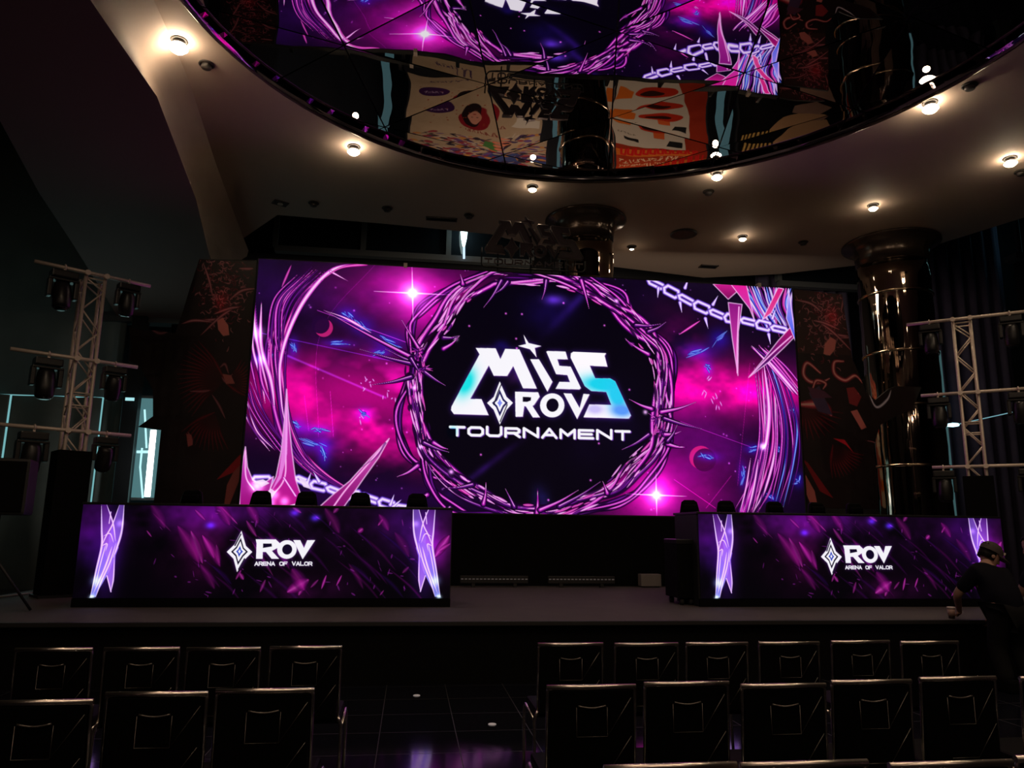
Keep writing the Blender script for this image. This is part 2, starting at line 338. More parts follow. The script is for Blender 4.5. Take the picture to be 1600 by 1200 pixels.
def paint_main(w=1280, h=562):
    c = Canvas(w, h, [(405, 405), (1237, 453), (1258, 812), (375, 790)], 7); r = c.r
    n1 = c.noise(90*c.k, 5, .6, (1.5, 1)); n2 = c.noise(45*c.k, 5, .6)
    neb = np.clip((n1-.36)*3.2, 0, 1)
    c.a[:] = (.035, .008, .075); c.a += (n2*.07)[..., None]*np.array((.6, .1, 1.))
    # nebula glow
    c.blob(550, 612, 135, 55, (.98, .0, .55), 1.25, .5+.6*neb); c.blob(600, 600, 50, 30, (.6, .1, .6), .7, neb); c.blob(520, 585, 70, 30, (.5, .0, .3), .7, neb)
    c.blob(640, 655, 60, 60, (.75, .0, .5), .7, .3+neb*.7); c.blob(595, 685, 85, 38, (.9, .0, .5), 1., neb)
    c.blob(640, 455, 120, 45, (.8, .02, .55), .8, .4+.6*neb); c.blob(690, 500, 60, 50, (.7, .0, .5), .6, .5+.5*neb)
    c.blob(1120, 610, 130, 45, (.98, .0, .55), 1.05, .5+.5*neb); c.blob(1160, 612, 100, 24, (.9, .0, .5), .6, neb*1.2); c.blob(1060, 560, 50, 60, (.7, .0, .42), .8, neb)
    c.blob(1020, 770, 100, 55, (.95, .0, .62), 1.0, .55+.45*neb); c.blob(1050, 700, 110, 90, (.25, .0, .22), .7)
    c.blob(480, 480, 110, 60, (.2, .02, .35), .5, n2); c.blob(1140, 700, 120, 60, (.25, .0, .3), .6, n2)
    c.blob(560, 770, 200, 20, (.12, .0, .2), .6)
    # fine filaments and light rays
    for (p, col, wd, a) in [([(450, 555), (600, 620)], (.5, .3, 1.), 5, .4), ([(495, 485), (660, 545)], (.9, .3, .9), 1.5, .7), ([(410, 520), (640, 570)], (.5, .2, 1.), 2, .5), ([(590, 408), (500, 520), (497, 680)], (.6, .1, .6), 1, .5),
                            ([(1060, 660), (1170, 700)], (.8, .2, .8), 1, .8), ([(1170, 570), (1150, 760)], (.7, .1, .5), 1, .6), ([(1050, 750), (1115, 795)], (.9, .1, .6), 1.5, .7), ([(1140, 745), (1100, 795)], (.8, .1, .6), 1.2, .6), ([(515, 610), (520, 680)], (.8, .2, .8), 1, .6), ([(475, 615), (482, 670)], (.8, .2, .8), 1, .5)]:
        c.stroke(p, wd, [(0, (0, 0, 0)), (1, col)], a, 'even', add=True, soft=1.5)
    for i in range(170):
        x = 390+r.rand()*860; y = 415+r.rand()*390; c.glow(x, y, .8+r.rand()*.9, (.85, .45, .95), .3+.5*r.rand())
    # planets
    for cx, cy, R, col in [(505, 512, 14, (.75, .12, .45)), (1092, 716, 18, (.85, .1, .5))]:
        c.poly(ring_pts(cx, cy, R), col, .95); c.poly(ring_pts(cx-(5 if cx < 600 else -6), cy-(5 if cx < 600 else -4), R), (.13, .01, .2) if cx < 600 else (.3, .01, .28), .95)
    # blue shards
    for x0, y0, x1, y1 in [(530, 484, 552, 500), (552, 500, 577, 519), (400, 565, 440, 548), (455, 530, 462, 552), (510, 538, 545, 534), (585, 523, 625, 545), (580, 555, 600, 548), (465, 682, 515, 700), (500, 690, 512, 725), (455, 655, 475, 672), (480, 665, 510, 672),
                           (1065, 560, 1112, 542), (1110, 543, 1135, 520), (1100, 570, 1108, 585), (1165, 707, 1185, 700), (1160, 730, 1155, 760), (1195, 775, 1215, 786), (1235, 640, 1243, 650), (1205, 700, 1220, 706), (1240, 760, 1250, 745), (1090, 712, 1118, 718), (560, 640, 575, 650)]:
        c.blob((x0+x1)/2, (y0+y1)/2, abs(x1-x0)*.5+4, abs(y1-y0)*.5+4, (.08, .05, .55), .7)
        for k in range(7):
            u0 = r.rand()*.6; u1 = u0+.25+.3*r.rand(); q = (r.rand(4)-.5)*8; c.stroke([(x0+(x1-x0)*u0+q[0], y0+(y1-y0)*u0+q[1]), (x0+(x1-x0)*u1+q[2], y0+(y1-y0)*u1+q[3])], 1.5+3.5*r.rand(), R_BLU, .75, 'spindle', smooth=False)
    for x, y in [(572, 590), (566, 600), (580, 595), (600, 612), (612, 617), (1108, 592), (1122, 632), (1110, 620), (1100, 610), (560, 650)]:
        for k in range(3): q = (r.rand(4)-.5)*10; c.stroke([(x+q[0], y+q[1]), (x+q[0]+q[2], y+q[1]+abs(q[3])*2)], 1.8, [(0, (.8, .2, .9)), (1, (1, .8, 1))], .9, 'spindle', smooth=False)
    c.stroke([(505, 485), (540, 498), (578, 520)], 5, R_HOT, 1, [0, .3, 1, .1]); c.stroke([(1058, 525), (1092, 503)], 4, R_MAG, 1, 'spindle', smooth=False)
    # left swooping ribbons
    def bundle(path, n, spread, w, ramp, jit=6, prof='spindle', al=.95):
        P = np.array(path, float)
        for k in range(n):
            off = (k/(max(1, n-1))-.5)*spread; q = P.copy(); q[:, 0] += off+(r.rand(len(P))-.5)*jit; q[:, 1] += off*.25+(r.rand(len(P))-.5)*jit
            c.stroke(q, w*(.5+r.rand()), ramp[k % len(ramp)], al, prof)
    bundle([(500, 424), (455, 470), (432, 540), (438, 620), (455, 690), (495, 735), (560, 770)], 9, 26, 5, [R_DARK, R_VINE, R_MAG, R_DARK, R_VINE])
    bundle([(395, 470), (400, 540), (410, 590), (420, 630)], 6, 22, 5, [R_VINE, R_DARK, R_HOT]); bundle([(388, 590), (405, 640), (440, 690), (465, 720)], 6, 20, 4, [R_VINE, R_DARK])
    bundle([(475, 430), (440, 470), (432, 520), (436, 550)], 6, 24, 4, [R_VINE, R_DARK]); bundle([(380, 620), (400, 670), (430, 700)], 4, 14, 3, [R_HOT, R_DARK])
    c.stroke([(572, 414), (520, 422), (480, 462), (452, 515), (438, 568), (440, 625), (446, 660)], 7, R_HOT, 1, [.3, .9, 1, .9, .7, .4, .1]); c.stroke([(515, 425), (542, 440)], 4, R_HOT, 1); c.stroke([(570, 414), (530, 420), (500, 440)], 6, R_MAG, 1)
    c.stroke([(400, 430), (398, 500), (408, 560), (420, 610)], 5, R_HOT, .9, 'spindle'); c.stroke([(455, 415), (440, 450)], 4, R_MAG, .8, 'spindle', smooth=False)
    c.glow(400, 520, 12, (.9, .6, 1.), .9); c.glow(408, 560, 8, (.4, .5, 1.), .8)
    # right hair bundle
    bundle([(1195, 575), (1200, 640), (1200, 700), (1186, 760), (1165, 800)], 13, 34, 5, [R_VINE, R_DARK, R_MAG, R_DARK, R_HOT, R_VINE])
    bundle([(1195, 550), (1215, 600), (1232, 660), (1232, 720), (1215, 790)], 8, 26, 4, [R_VINE, R_DARK, (R_BLU), R_DARK]); bundle([(1185, 545), (1215, 575), (1248, 620)], 9, 26, 6, [R_VINE, R_HOT, R_DARK, R_MAG])
    c.stroke([(1192, 570), (1200, 640), (1196, 690), (1190, 705)], 8, R_HOT, 1, 'spindle'); c.stroke([(1190, 700), (1178, 750), (1158, 800)], 14, R_VINE, 1, [.2, .5, 1.2]); c.stroke([(1194, 560), (1246, 620)], 7, R_HOT, 1, 'spindle')
    bundle([(1185, 720), (1176, 765), (1165, 805)], 8, 26, 3, [R_HOT, R_DARK, R_VINE], 4)
    c.glow(1190, 700, 6, (.9, .8, 1.), 1.1)
    # top right fan
    for k in range(26):
        a = k/25.; x0 = 1140+100*a; c.stroke([(x0, 445+6*a), (1165+60*a+r.rand()*12, 480), (1190+48*a+r.rand()*10, 505+30*r.rand())], 4+5*r.rand(), [R_LIL, R_DARK, R_MAG, R_LIL, R_BLU][k % 5], .9, 'spindle')
    # chain links
    def link(x, y, x1, y1, w, ramp=R_LIL):
        dx, dy = x1-x, y1-y; L = math.hypot(dx, dy); nx, ny = -dy/L*w, dx/L*w
        p = [(x, y), (x+dx*.15+nx, y+dy*.15+ny), (x+dx*.85+nx, y+dy*.85+ny), (x1, y1), (x+dx*.85-nx, y+dy*.85-ny), (x+dx*.15-nx, y+dy*.15-ny), (x, y)]
        c.stroke(p, 8, [(0, (.25, .15, .6)), (1, (.4, .3, .8))], .7, 'even', smooth=False); c.stroke(p, 6, ramp, 1, 'even', smooth=False)
    ch = [(1010, 440), (1035, 452), (1058, 464), (1082, 477), (1107, 488), (1130, 498), (1156, 502), (1180, 508), (1204, 514), (1230, 520)]
    for i in range(len(ch)-1): link(*ch[i], *ch[i+1], 6 if i % 2 else 3.5)
    for x, y, a in [(1026, 452, 95), (1060, 475, 80), (1068, 452, -70), (1100, 500, 75), (1112, 478, -60), (1150, 498, 80), (1200, 525, 80), (1206, 500, -70)]:
        c.stroke([(x, y), (x+16*math.cos(math.radians(a)), y+16*math.sin(math.radians(a)))], 6, R_LIL, 1, smooth=False)
    ch = [(462, 742), (485, 752), (510, 758), (536, 768), (562, 770), (590, 780), (615, 788), (640, 792)]
    for i in range(len(ch)-1): link(*ch[i], *ch[i+1], 5.5 if i % 2 else 3.2)
    for x, y, a in [(480, 750, -70), (498, 748, -120), (560, 772, 60), (608, 785, -70), (612, 788, -40)]:
        c.stroke([(x, y), (x+17*math.cos(math.radians(a)), y+17*math.sin(math.radians(a)))], 6, R_LIL, 1, smooth=False)
    c.blob(400, 768, 22, 16, (.8, .7, 1.), .8); link(395, 745, 425, 745, 5)
    # big spikes lower left
    def spike(p, c0, c1, rim=(1, .8, 1), mid=None):
        c.poly(p, c0, 1, c1); q = [((x), (y)) for x, y in p]; c.stroke(q+[q[0]], 1.6, [(0, rim), (1, rim)], .75, 'even', smooth=False)
        if mid: c.stroke(mid, 2.5, [(0, PINK), (1, (1, .9, 1))], .9, 'even')
    spike([(448, 606), (452, 660), (456, 700), (462, 745), (478, 792), (410, 796), (421, 762), (432, 740), (440, 700), (445, 650)], (.75, .3, .75), (.72, .05, .52), mid=[(448, 620), (447, 700), (444, 745), (420, 775)])
    c.stroke([(444, 742), (462, 770)], 3, R_HOT, 1, 'even', smooth=False)
    spike([(385, 694), (388, 725), (396, 745), (410, 752), (428, 740), (420, 770), (395, 790), (376, 790), (377, 750), (381, 715)], (.8, .3, .8), (.6, .03, .45), mid=[(385, 700), (386, 740), (398, 760)])
    c.glow(403, 754, 10, (1, .9, 1), .9)
    spike([(606, 683), (590, 712), (566, 745), (545, 775), (532, 793), (492, 793), (520, 768), (545, 748), (575, 715)], (.85, .35, .75), (.5, .03, .4), mid=[(604, 686), (575, 720), (540, 760), (518, 790)])
    c.stroke([(600, 690), (585, 712), (550, 735)], 3, R_DARK, .6)
    for x, y in [(430, 768), (445, 778), (424, 780)]: c.glow(x, y, 7, (1, .85, 1), .6)
    for p in ([(376, 786), (410, 782), (440, 787), (470, 780), (478, 794), (376, 794)], [(396, 748), (412, 744), (422, 750), (410, 756)], [(466, 742), (480, 748), (486, 760), (474, 756)], [(414, 768), (424, 758), (432, 764), (424, 776)]): c.poly(p, (.98, .88, 1.), .9)
    c.poly([(448, 606), (450, 660), (449, 705), (440, 742), (424, 764), (436, 738), (441, 700), (446, 650)], (.95, .6, .95), .75)
    # right blades
    spike([(1136, 475), (1158, 478), (1152, 520), (1151, 589), (1142, 530)], (.55, .08, .5), (.95, .3, .75), mid=[(1153, 482), (1150, 540), (1150, 585)])
    spike([(1168, 592), (1195, 560), (1215, 535), (1238, 510), (1240, 530), (1225, 545), (1200, 568)], (.75, .05, .45), (.12, .04, .35), mid=[(1170, 590), (1205, 555), (1236, 528)])
    spike([(1112, 446), (1136, 470), (1150, 458), (1144, 447), (1126, 446)], (.8, .1, .55), (.5, .03, .35)); spike([(1140, 446), (1165, 448), (1178, 505), (1170, 485)], (.9, .1, .6), (.75, .3, .7)); spike([(1215, 452), (1224, 454), (1204, 492), (1190, 502)], (.85, .1, .5), (.9, .3, .6)); spike([(1232, 455), (1238, 500), (1244, 540), (1228, 500)], (.75, .65, 1.), (.2, .3, .9))
    # dark core of the ring
    d = c.m(ring_pts(838, 612, 196, 176, 40)); b0 = c.a.copy(); msk = np.zeros((h, w, 3)); keep = c.a; c.a = msk
    c.poly(ring_pts(838, 612, 197, 176, 48), (1, 1, 1)); msk = c.blur(c.a, 4*c.k)[..., :1]; c.a = keep*(1-msk)+msk*np.array((.022, .008, .055))
    n3 = c.noise(40*c.k, 3)
    for x, y, rx, ry, col, p, ro in [(862, 470, 18, 8, (.4, .2, .8), .7, 0), (900, 470, 55, 7, (.2, .08, .5), .6, -48), (850, 490, 40, 30, (.05, .02, .2), 1, 0), (760, 725, 60, 5, (.22, .06, .45), .6, -38), (840, 775, 12, 16, (.25, .2, .7), .7, 0), (780, 540, 12, 8, (.1, .05, .45), .6, 0), (940, 660, 60, 60, (.03, .01, .08), 1, 0), (800, 590, 14, 10, (.3, .1, .4), .5, -45)]:
        c.blob(x, y, rx, ry, col, p, n3*1.3, ro)
    for x, y in [(803, 530), (804, 545), (787, 491), (812, 492), (877, 475), (941, 510), (932, 693), (919, 750), (853, 780), (748, 709), (730, 510), (980, 610), (868, 438)]: c.glow(x, y, 1.8, (.95, .4, .9), 1.)
    # thorned wreath
    base = [(765, 430), (716, 463), (690, 505), (655, 545), (646, 575), (648, 620), (658, 665), (668, 705), (705, 745), (750, 776), (800, 800), (860, 800), (907, 783), (955, 762), (985, 728), (1018, 697), (1032, 660), (1034, 605), (1026, 560), (1005, 530), (975, 492), (935, 462), (890, 442), (830, 432), (765, 430)]
    Bp = c.path(base, n=10); T = np.gradient(Bp, axis=0); T /= np.linalg.norm(T, axis=1)[:, None]+1e-9; N = np.c_[-T[:, 1], T[:, 0]]; nb = len(Bp)
    out1 = [(765, 425), (700, 455), (655, 485), (640, 515), (648, 560)], [(640, 590), (618, 640), (622, 690), (655, 730), (712, 752)], [(905, 436), (967, 459), (990, 500), (1037, 540), (1052, 580), (1036, 640)], [(1034, 660), (1042, 700), (1012, 750), (970, 785), (900, 800)], [(660, 700), (668, 750), (700, 790), (760, 805), (820, 800)]
    ed = [(0, (.06, 0, .1)), (1, (.16, .01, .24))]
    for o in out1:
        for k in range(5):
            q = np.array(o, float)+(r.rand(len(o), 2)-.5)*14; c.stroke(q, 7, ed, .9, 'even'); c.stroke(q, 5.5, [R_VINE, R_DARK][k % 2], 1, [.4, 1, .8, 1, .4])
    tt = np.arange(nb)/nb*2*np.pi
    for k in range(20):
        ph = r.rand()*6.28; fq = r.randint(3, 8); am = 5+8*r.rand(); off = (r.rand()-.5)*12
        i0 = r.randint(0, nb); ln = int(nb*(.18+.3*r.rand())); idx = (i0+np.arange(ln)) % (nb-1)
        p = Bp[idx]+N[idx]*(np.sin(tt[idx]*fq+ph)*am+off)[:, None]; p = p[::3]
        if len(p) < 3: continue
        c.stroke(p, 11, ed, .8, 'spindle'); c.stroke(p, 8, R_VINE if k % 3 else R_DARK, 1, 'spindle')
        hp = p+np.array((-1.2, -1.)); c.stroke(hp, 1.7, [(0, PINK), (1, (1, .9, 1))], .8, [.2, 1, .1, 0, .9, .2, 0, .6, 1, .2])
    for k in range(300):                       # broken specular glints
        i = r.randint(0, nb-7); o = (r.rand()-.5)*30; L = 2+r.randint(0, 6); p = Bp[i:i+L+1]+N[i:i+L+1]*o
        if len(p) > 1: c.stroke(p[::max(1, L//2)], 1.6+3*r.rand(), [R_MAG, ed, R_DARK][r.randint(0, 3)] if k % 5 > 1 else R_HOT, .9, 'spindle')
    for x, y in [(702, 735), (709, 530), (644, 605), (960, 472), (1005, 645), (655, 696), (770, 424)]: c.glow(x, y, 4, (1, .75, 1), .9)
    thorns = [(690, 545, 715, 525), (690, 528, 714, 525), (640, 588, 580, 600), (655, 550, 625, 500), (660, 580, 693, 602), (654, 570, 600, 545), (645, 560, 505, 485), (650, 570, 560, 545), (660, 690, 699, 705), (675, 690, 697, 700), (650, 725, 618, 742), (665, 770, 635, 782), (752, 785, 756, 752), (800, 790, 786, 762), (720, 445, 716, 430), (780, 440, 752, 482), (790, 442, 770, 460), (850, 440, 843, 470), (905, 440, 917, 484), (985, 540, 973, 530), (1010, 555, 975, 533), (1010, 520, 1038, 505), (990, 510, 1030, 508), (1030, 645, 1085, 630), (1035, 655, 1095, 672), (1015, 640, 980, 625), (1010, 680, 968, 703), (1035, 680, 1062, 675), (1040, 695, 1070, 700), (945, 770, 938, 752), (835, 800, 836, 762), (870, 790, 935, 752), (840, 795, 900, 765), (735, 755, 690, 760), (700, 790, 668, 810), (640, 560, 655, 585), (1040, 690, 1055, 665)]
    for x0, y0, x1, y1 in thorns:
        c.stroke([(x0, y0), ((x0+x1)/2+1, (y0+y1)/2+2), (x1, y1)], 10, ed, .9); c.stroke([(x0, y0), ((x0+x1)/2+1, (y0+y1)/2+2), (x1, y1)], 8, R_VINE if (x0+y0) % 2 else R_DARK, 1); c.stroke([(x0, y0-1), ((x0+x1)/2+1, (y0+y1)/2+1), (x1, y1)], 1.6, R_HOT, .9)
    for (x, y) in [(650, 548), (660, 575), (1022, 655), (1030, 675)]:
        for k in range(12): a = r.rand()*6.28; L = 7+9*r.rand(); c.stroke([(x, y), (x+L*math.cos(a), y+L*math.sin(a))], 5, [R_VINE, R_MAG, R_DARK][k % 3], .9, smooth=False)
    # bright stars
    for x, y, s_ in [(642, 459, 1.), (1022, 774, .8)]:
        c.glow(x, y, 40*s_, (.85, .25, .75), .75); c.glow(x, y, 17*s_, (1, .75, 1), .9); c.glow(x, y, 6*s_, (1, 1, 1), 1.5)
        for dx, dy, L in [(1, .05, 60), (-1, -.05, 60), (.02, 1, 45), (-.02, -1, 45)]: c.stroke([(x, y), (x+dx*L*s_, y+dy*L*s_)], 4, [(0, (.5, .1, .45)), (1, (1, .8, 1))], .9, add=True, smooth=False)
    # logo
    keep = c.a; c.a = np.zeros_like(keep)
    for k in ('M', 'star', 'I', 'S1', 'S2', 'gem_outer', 'R', 'V'): c.poly(C5(LOGO[k]), (1, 1, 1))
    c.poly(C5(ring_pts(896, 568, 95, 93, 40)), (1, 1, 1))
    c.a = keep+c.blur(c.a, 4*c.k)*np.array((.25, .12, .5))
    wht = (.975, .965, .99)
    for k in ('M', 'star', 'I', 'S1', 'S2', 'R', 'V'): c.poly([(x+.9, y+.9) for x, y in C5(LOGO[k])], (.45, .2, .6), .7)
    for k in ('M', 'star', 'I', 'S1', 'R', 'V'): c.poly(C5(LOGO[k]), wht)
    c.poly(C5(LOGO['S2']), (1., .98, 1.), 1); dark = (.04, .015, .1)
    # turquoise gleams kept inside the letters
    def tint(key, x, y, rx, ry, col, rot=0):
        keep = c.a; c.a = np.zeros_like(keep); c.poly(C5(LOGO[key]), (1, 1, 1)); mk = c.a[..., :1].copy(); c.a = np.zeros_like(keep); c.blob(680+x/5., 520+y/5., rx, ry, (1, 1, 1), 1.35, None, rot); g = np.clip(c.a[..., :1], 0, 1)*mk; c.a = keep*(1-g)+g*np.array(col)
    tint('M', 225, 385, 12, 20, (.1, .88, .9), 20); tint('S2', 1300, 405, 34, 13, (.1, .82, .93)); tint('S2', 1400, 500, 14, 22, (.15, .8, .95), -25); tint('S2', 1440, 610, 16, 9, (.35, .6, .98)); tint('S2', 1230, 600, 12, 7, (.8, .75, .98))
    c.poly(C5(LOGO['R_hole']), dark); c.poly(C5(ring_pts(896, 568, 95, 93, 40)), wht); c.poly(C5(ring_pts(898, 566, 48, 52, 32)), dark)
    gem = np.array(LOGO['gem_outer'], float); gc = np.array((487, 546.))
    c.poly(C5(gem), wht); c.poly(C5(gc+(gem-gc)*.62), (.12, .1, .35)); c.poly(C5(gc+(gem-gc)*.42), wht); c.poly(C5(gc+(gem-gc)*.2), (.5, .55, .95))
    c.stroke(C5([(500, 400), (470, 470), (440, 560)]), 1.6, [(0, dark), (1, dark)], .9, 'even', smooth=False); c.stroke(C5([(545, 560), (520, 620), (490, 690)]), 1.6, [(0, dark), (1, dark)], .9, 'even', smooth=False)
    tl = word('TOURNAMENT', 102, 722, 1500, 768, 70, .32)
    for p in tl: c.stroke([(x+1.4, y+.8) for x, y in C5(p)], 4.3, [(0, (.45, .2, .7)), (1, (.5, .3, .8))], .8, 'even', smooth=False)
    for p in tl: c.stroke(C5(p), 4., [(0, wht), (1, wht)], 1, 'even', smooth=False)
    c.blob(705, 672, 5, 6, (-.6, 0, 0), .8)
    return np.clip(c.a, 0, 1)

def paint_desk(w=1190, h=300):
    # drawn on the left desk's face in the photo
    c = Canvas(w, h, [(133, 787), (705, 795), (705, 935), (122, 934)], 11); r = c.r
    n = c.noise(60*c.k, 4); c.a[:] = (.012, .004, .025)
    for x, y, rx, ry, col, p in [(150, 810, 40, 60, (.28, .03, .42), 1.), (290, 800, 130, 35, (.3, .02, .38), .9), (410, 800, 120, 30, (.3, .03, .42), .9), (150, 880, 25, 50, (.06, .01, .16), 1.), (690, 850, 30, 40, (.5, .05, .5), 1.1), (560, 830, 80, 40, (.18, .01, .22), .9), (320, 860, 50, 50, (.35, .02, .28), .8), (470, 920, 60, 25, (.35, .03, .32), .8), (650, 810, 50, 60, (.2, .03, .35), .8)]:
        c.blob(x, y, rx, ry, col, p*.62, np.clip(n*3-.75, 0, 2))
    for k in range(34):                       # long soft diagonal streaks
        x = 280+r.rand()*380; y = 790+r.rand()*110; L = 25+50*r.rand(); c.stroke([(x, y), (x+L*.62, y+L*.5), (x+L*1.05, y+L)], 3+7*r.rand(), [(0, (.04, 0, .06)), (1, (.32*r.rand()+.12, .02, .36))], .4, 'spindle', soft=6)
    sh = [(300, 828, 320, 880, 14, .7), (318, 835, 338, 872, 10, .9), (345, 790, 372, 818, 5, .8), (305, 795, 322, 812, 6, .6), (385, 812, 402, 838, 8, .6), (470, 930, 478, 910, 9, .8), (452, 925, 485, 905, 18, .9), (488, 918, 500, 905, 5, .6), (505, 920, 512, 898, 5, .95), (528, 915, 536, 898, 4, .95), (410, 925, 418, 905, 6, .6), (372, 905, 380, 890, 5, .7), (560, 830, 566, 825, 9, .9), (590, 820, 597, 810, 5, .9), (378, 895, 384, 905, 7, .8), (520, 800, 528, 790, 8, .7), (232, 828, 240, 838, 3, .8), (630, 895, 640, 885, 6, .5), (340, 850, 346, 880, 8, .6), (395, 845, 430, 900, 6, .4), (240, 800, 270, 830, 4, .3), (680, 870, 702, 835, 16, .9), (686, 860, 704, 848, 8, .7), (596, 930, 602, 922, 3, .7), (455, 790, 470, 800, 7, .6)]
    for x0, y0, x1, y1, wd, a in sh:
        c.stroke([(x0, y0), ((x0+x1)/2, (y0+y1)/2), (x1, y1)], wd, [(0, (.2, .01, .2)), (.5, (.55, .05, .48)), (1, (.85, .3, .75))], a*.85, 'spindle', soft=2.5)
    for x, y, L, wd, a in [(300, 850, 60, 20, .5), (335, 860, 50, 16, .55), (350, 800, 40, 18, .5), (470, 905, 34, 22, .5), (330, 900, 40, 14, .35), (600, 815, 26, 14, .5), (520, 812, 40, 18, .4), (440, 860, 60, 14, .3), (250, 805, 40, 16, .3), (560, 900, 40, 10, .3), (395, 800, 34, 16, .5), (630, 850, 40, 16, .3)]:
        c.stroke([(x-L*.35, y-L*.5), (x, y), (x+L*.25, y+L*.5)], wd, [(0, (.15, .0, .18)), (.6, (.5, .03, .45)), (1, (.7, .12, .6))], a, 'spindle', soft=7)
    for k in range(60):
        x = 240+r.rand()*420; y = 790+r.rand()*140; L = 3+9*r.rand(); a = r.rand()*2; c.stroke([(x, y), (x+L*math.cos(a), y+L*math.sin(a))], 1+2.6*r.rand(), [(0, (.25, .02, .3)), (1, (.7, .2, .75))], .5, 'spindle', smooth=False)
    for x, y, col in [(492, 808, (.25, .12, .7)), (460, 800, (.2, .1, .6)), (330, 820, (.15, .1, .6))]: c.blob(x, y, 7, 5, col, 1.2)
    def pillar(ox, mir):
        def q(p): return [(ox+(-x if mir else x), 787+y) for x, y in p]
        li = (.78, .55, .95); bl = (.55, .6, .98)
        # two upper prongs, waist, lower blade and side shard (x from the pillar's axis)
        c.poly(q([(-15, 0), (-7, 0), (6, 32), (10, 60), (0, 90), (-13, 66), (-12, 40)]), (.3, .1, .45), .75, li)
        c.poly(q([(13, 0), (20, 0), (18, 40), (12, 68), (2, 82), (-2, 52), (4, 30)]), (.45, .3, .7), .75, (.6, .45, .9))
        c.poly(q([(-13, 68), (10, 55), (14, 68), (2, 104), (-14, 134), (-18, 145), (-27, 146), (-19, 104)]), (.5, .35, .8), .9, bl)
        c.poly(q([(0, 100), (10, 80), (9, 120), (5, 137), (-2, 116)]), (.5, .35, .8), .8, (.75, .55, .95))
        ln = [(0, (.8, .6, 1.)), (1, (1., .95, 1.))]
        for p, wd in [([(-15, 0), (-13, 40), (-12, 66), (-19, 104), (-26, 145)], 2.6), ([(-7, 0), (4, 30), (9, 58)], 1.8), ([(20, 0), (18, 40), (12, 66), (6, 84)], 2.6), ([(13, 0), (3, 32), (-6, 50), (-12, 66)], 1.8), ([(10, 60), (2, 90), (-10, 120), (-18, 145)], 2.2), ([(-5, 60), (-12, 90), (-20, 130)], 1.6), ([(8, 80), (8, 115), (5, 137)], 1.6), ([(-2, 112), (5, 137)], 1.4), ([(4, 66), (-6, 100), (-22, 140)], 2.4), ([(-10, 50), (0, 46), (6, 60)], 1.5), ([(-13, 66), (-4, 62), (-6, 74)], 1.5), ([(0, 12), (-2, 30)], 1.2)]:
            c.stroke(q(p), wd*1.25, ln, .9, 'spindle' if len(p) > 2 else 'even')
        X, Y = q([(-18, 120)])[0]; c.glow(X, Y, 9, (.6, .75, 1.), .6); X, Y = q([(15, 30)])[0]; c.glow(X, Y, 6, (.6, .5, .8), .5); X, Y = q([(-24, 146)])[0]; c.glow(X, Y, 5, (.8, .95, 1.), .8)
        keepx = q([(0, 70)])[0][0]; c.blob(keepx, 860, 18, 70, (.22, .05, .45), .7)
    pillar(176, False); pillar(664, True)
    # emblem and name, traced in the crop (100 + x/2.58, 760 + y/2.58)
    D = lambda p: [(100+x/2.58, 760+y/2.58) for x, y in p]
    wh = (.98, .97, 1.)
    def logo(pass_):
        gem = np.array([(718, 176), (738, 238), (764, 262), (736, 292), (706, 344), (690, 290), (662, 262), (692, 232)], float); gc = np.array((713, 260.)); f = (1, 1, 1) if pass_ == 0 else wh; dk = (.06, .02, .14)
        c.poly(D(gem), f)
        c.poly(D([(776, 211), (856, 211), (874, 228), (868, 244), (842, 258), (872, 290), (842, 290), (818, 262), (806, 262), (806, 290), (780, 290), (780, 228)]), f)
        c.poly(D(ring_pts(902, 252, 39, 38)), f); c.poly(D([(926, 214), (954, 214), (970, 246), (982, 214), (1014, 214), (966, 292)]), f)
        if pass_:
            c.poly(D(gc+(gem-gc)*.66), dk); c.poly(D(gc+(gem-gc)*.5), wh); c.poly(D(gc+(gem-gc)*.27), (.15, .25, .75)); c.poly(D(gc+(gem-gc)*.12), wh)
            c.stroke(D([(716, 190), (694, 236)]), 2, [(0, dk), (1, dk)], .9, 'even', smooth=False); c.stroke(D([(734, 290), (712, 332)]), 2, [(0, dk), (1, dk)], .9, 'even', smooth=False)
            c.poly(D([(806, 228), (840, 228), (842, 240), (806, 246)]), dk); c.poly(D(ring_pts(903, 252, 20, 21)), dk)
        for p in word('ARENA OF VALOR', 776, 302, 1004, 302, 15, .3): c.stroke(D(p), 1.5, [(0, f), (1, f)], 1, 'even', smooth=False)
    keep = c.a; c.a = np.zeros_like(keep); logo(0); c.a = keep+c.blur(c.a, 3*c.k)*np.array((.35, .12, .5)); logo(1)
    return np.clip(c.a, 0, 1)

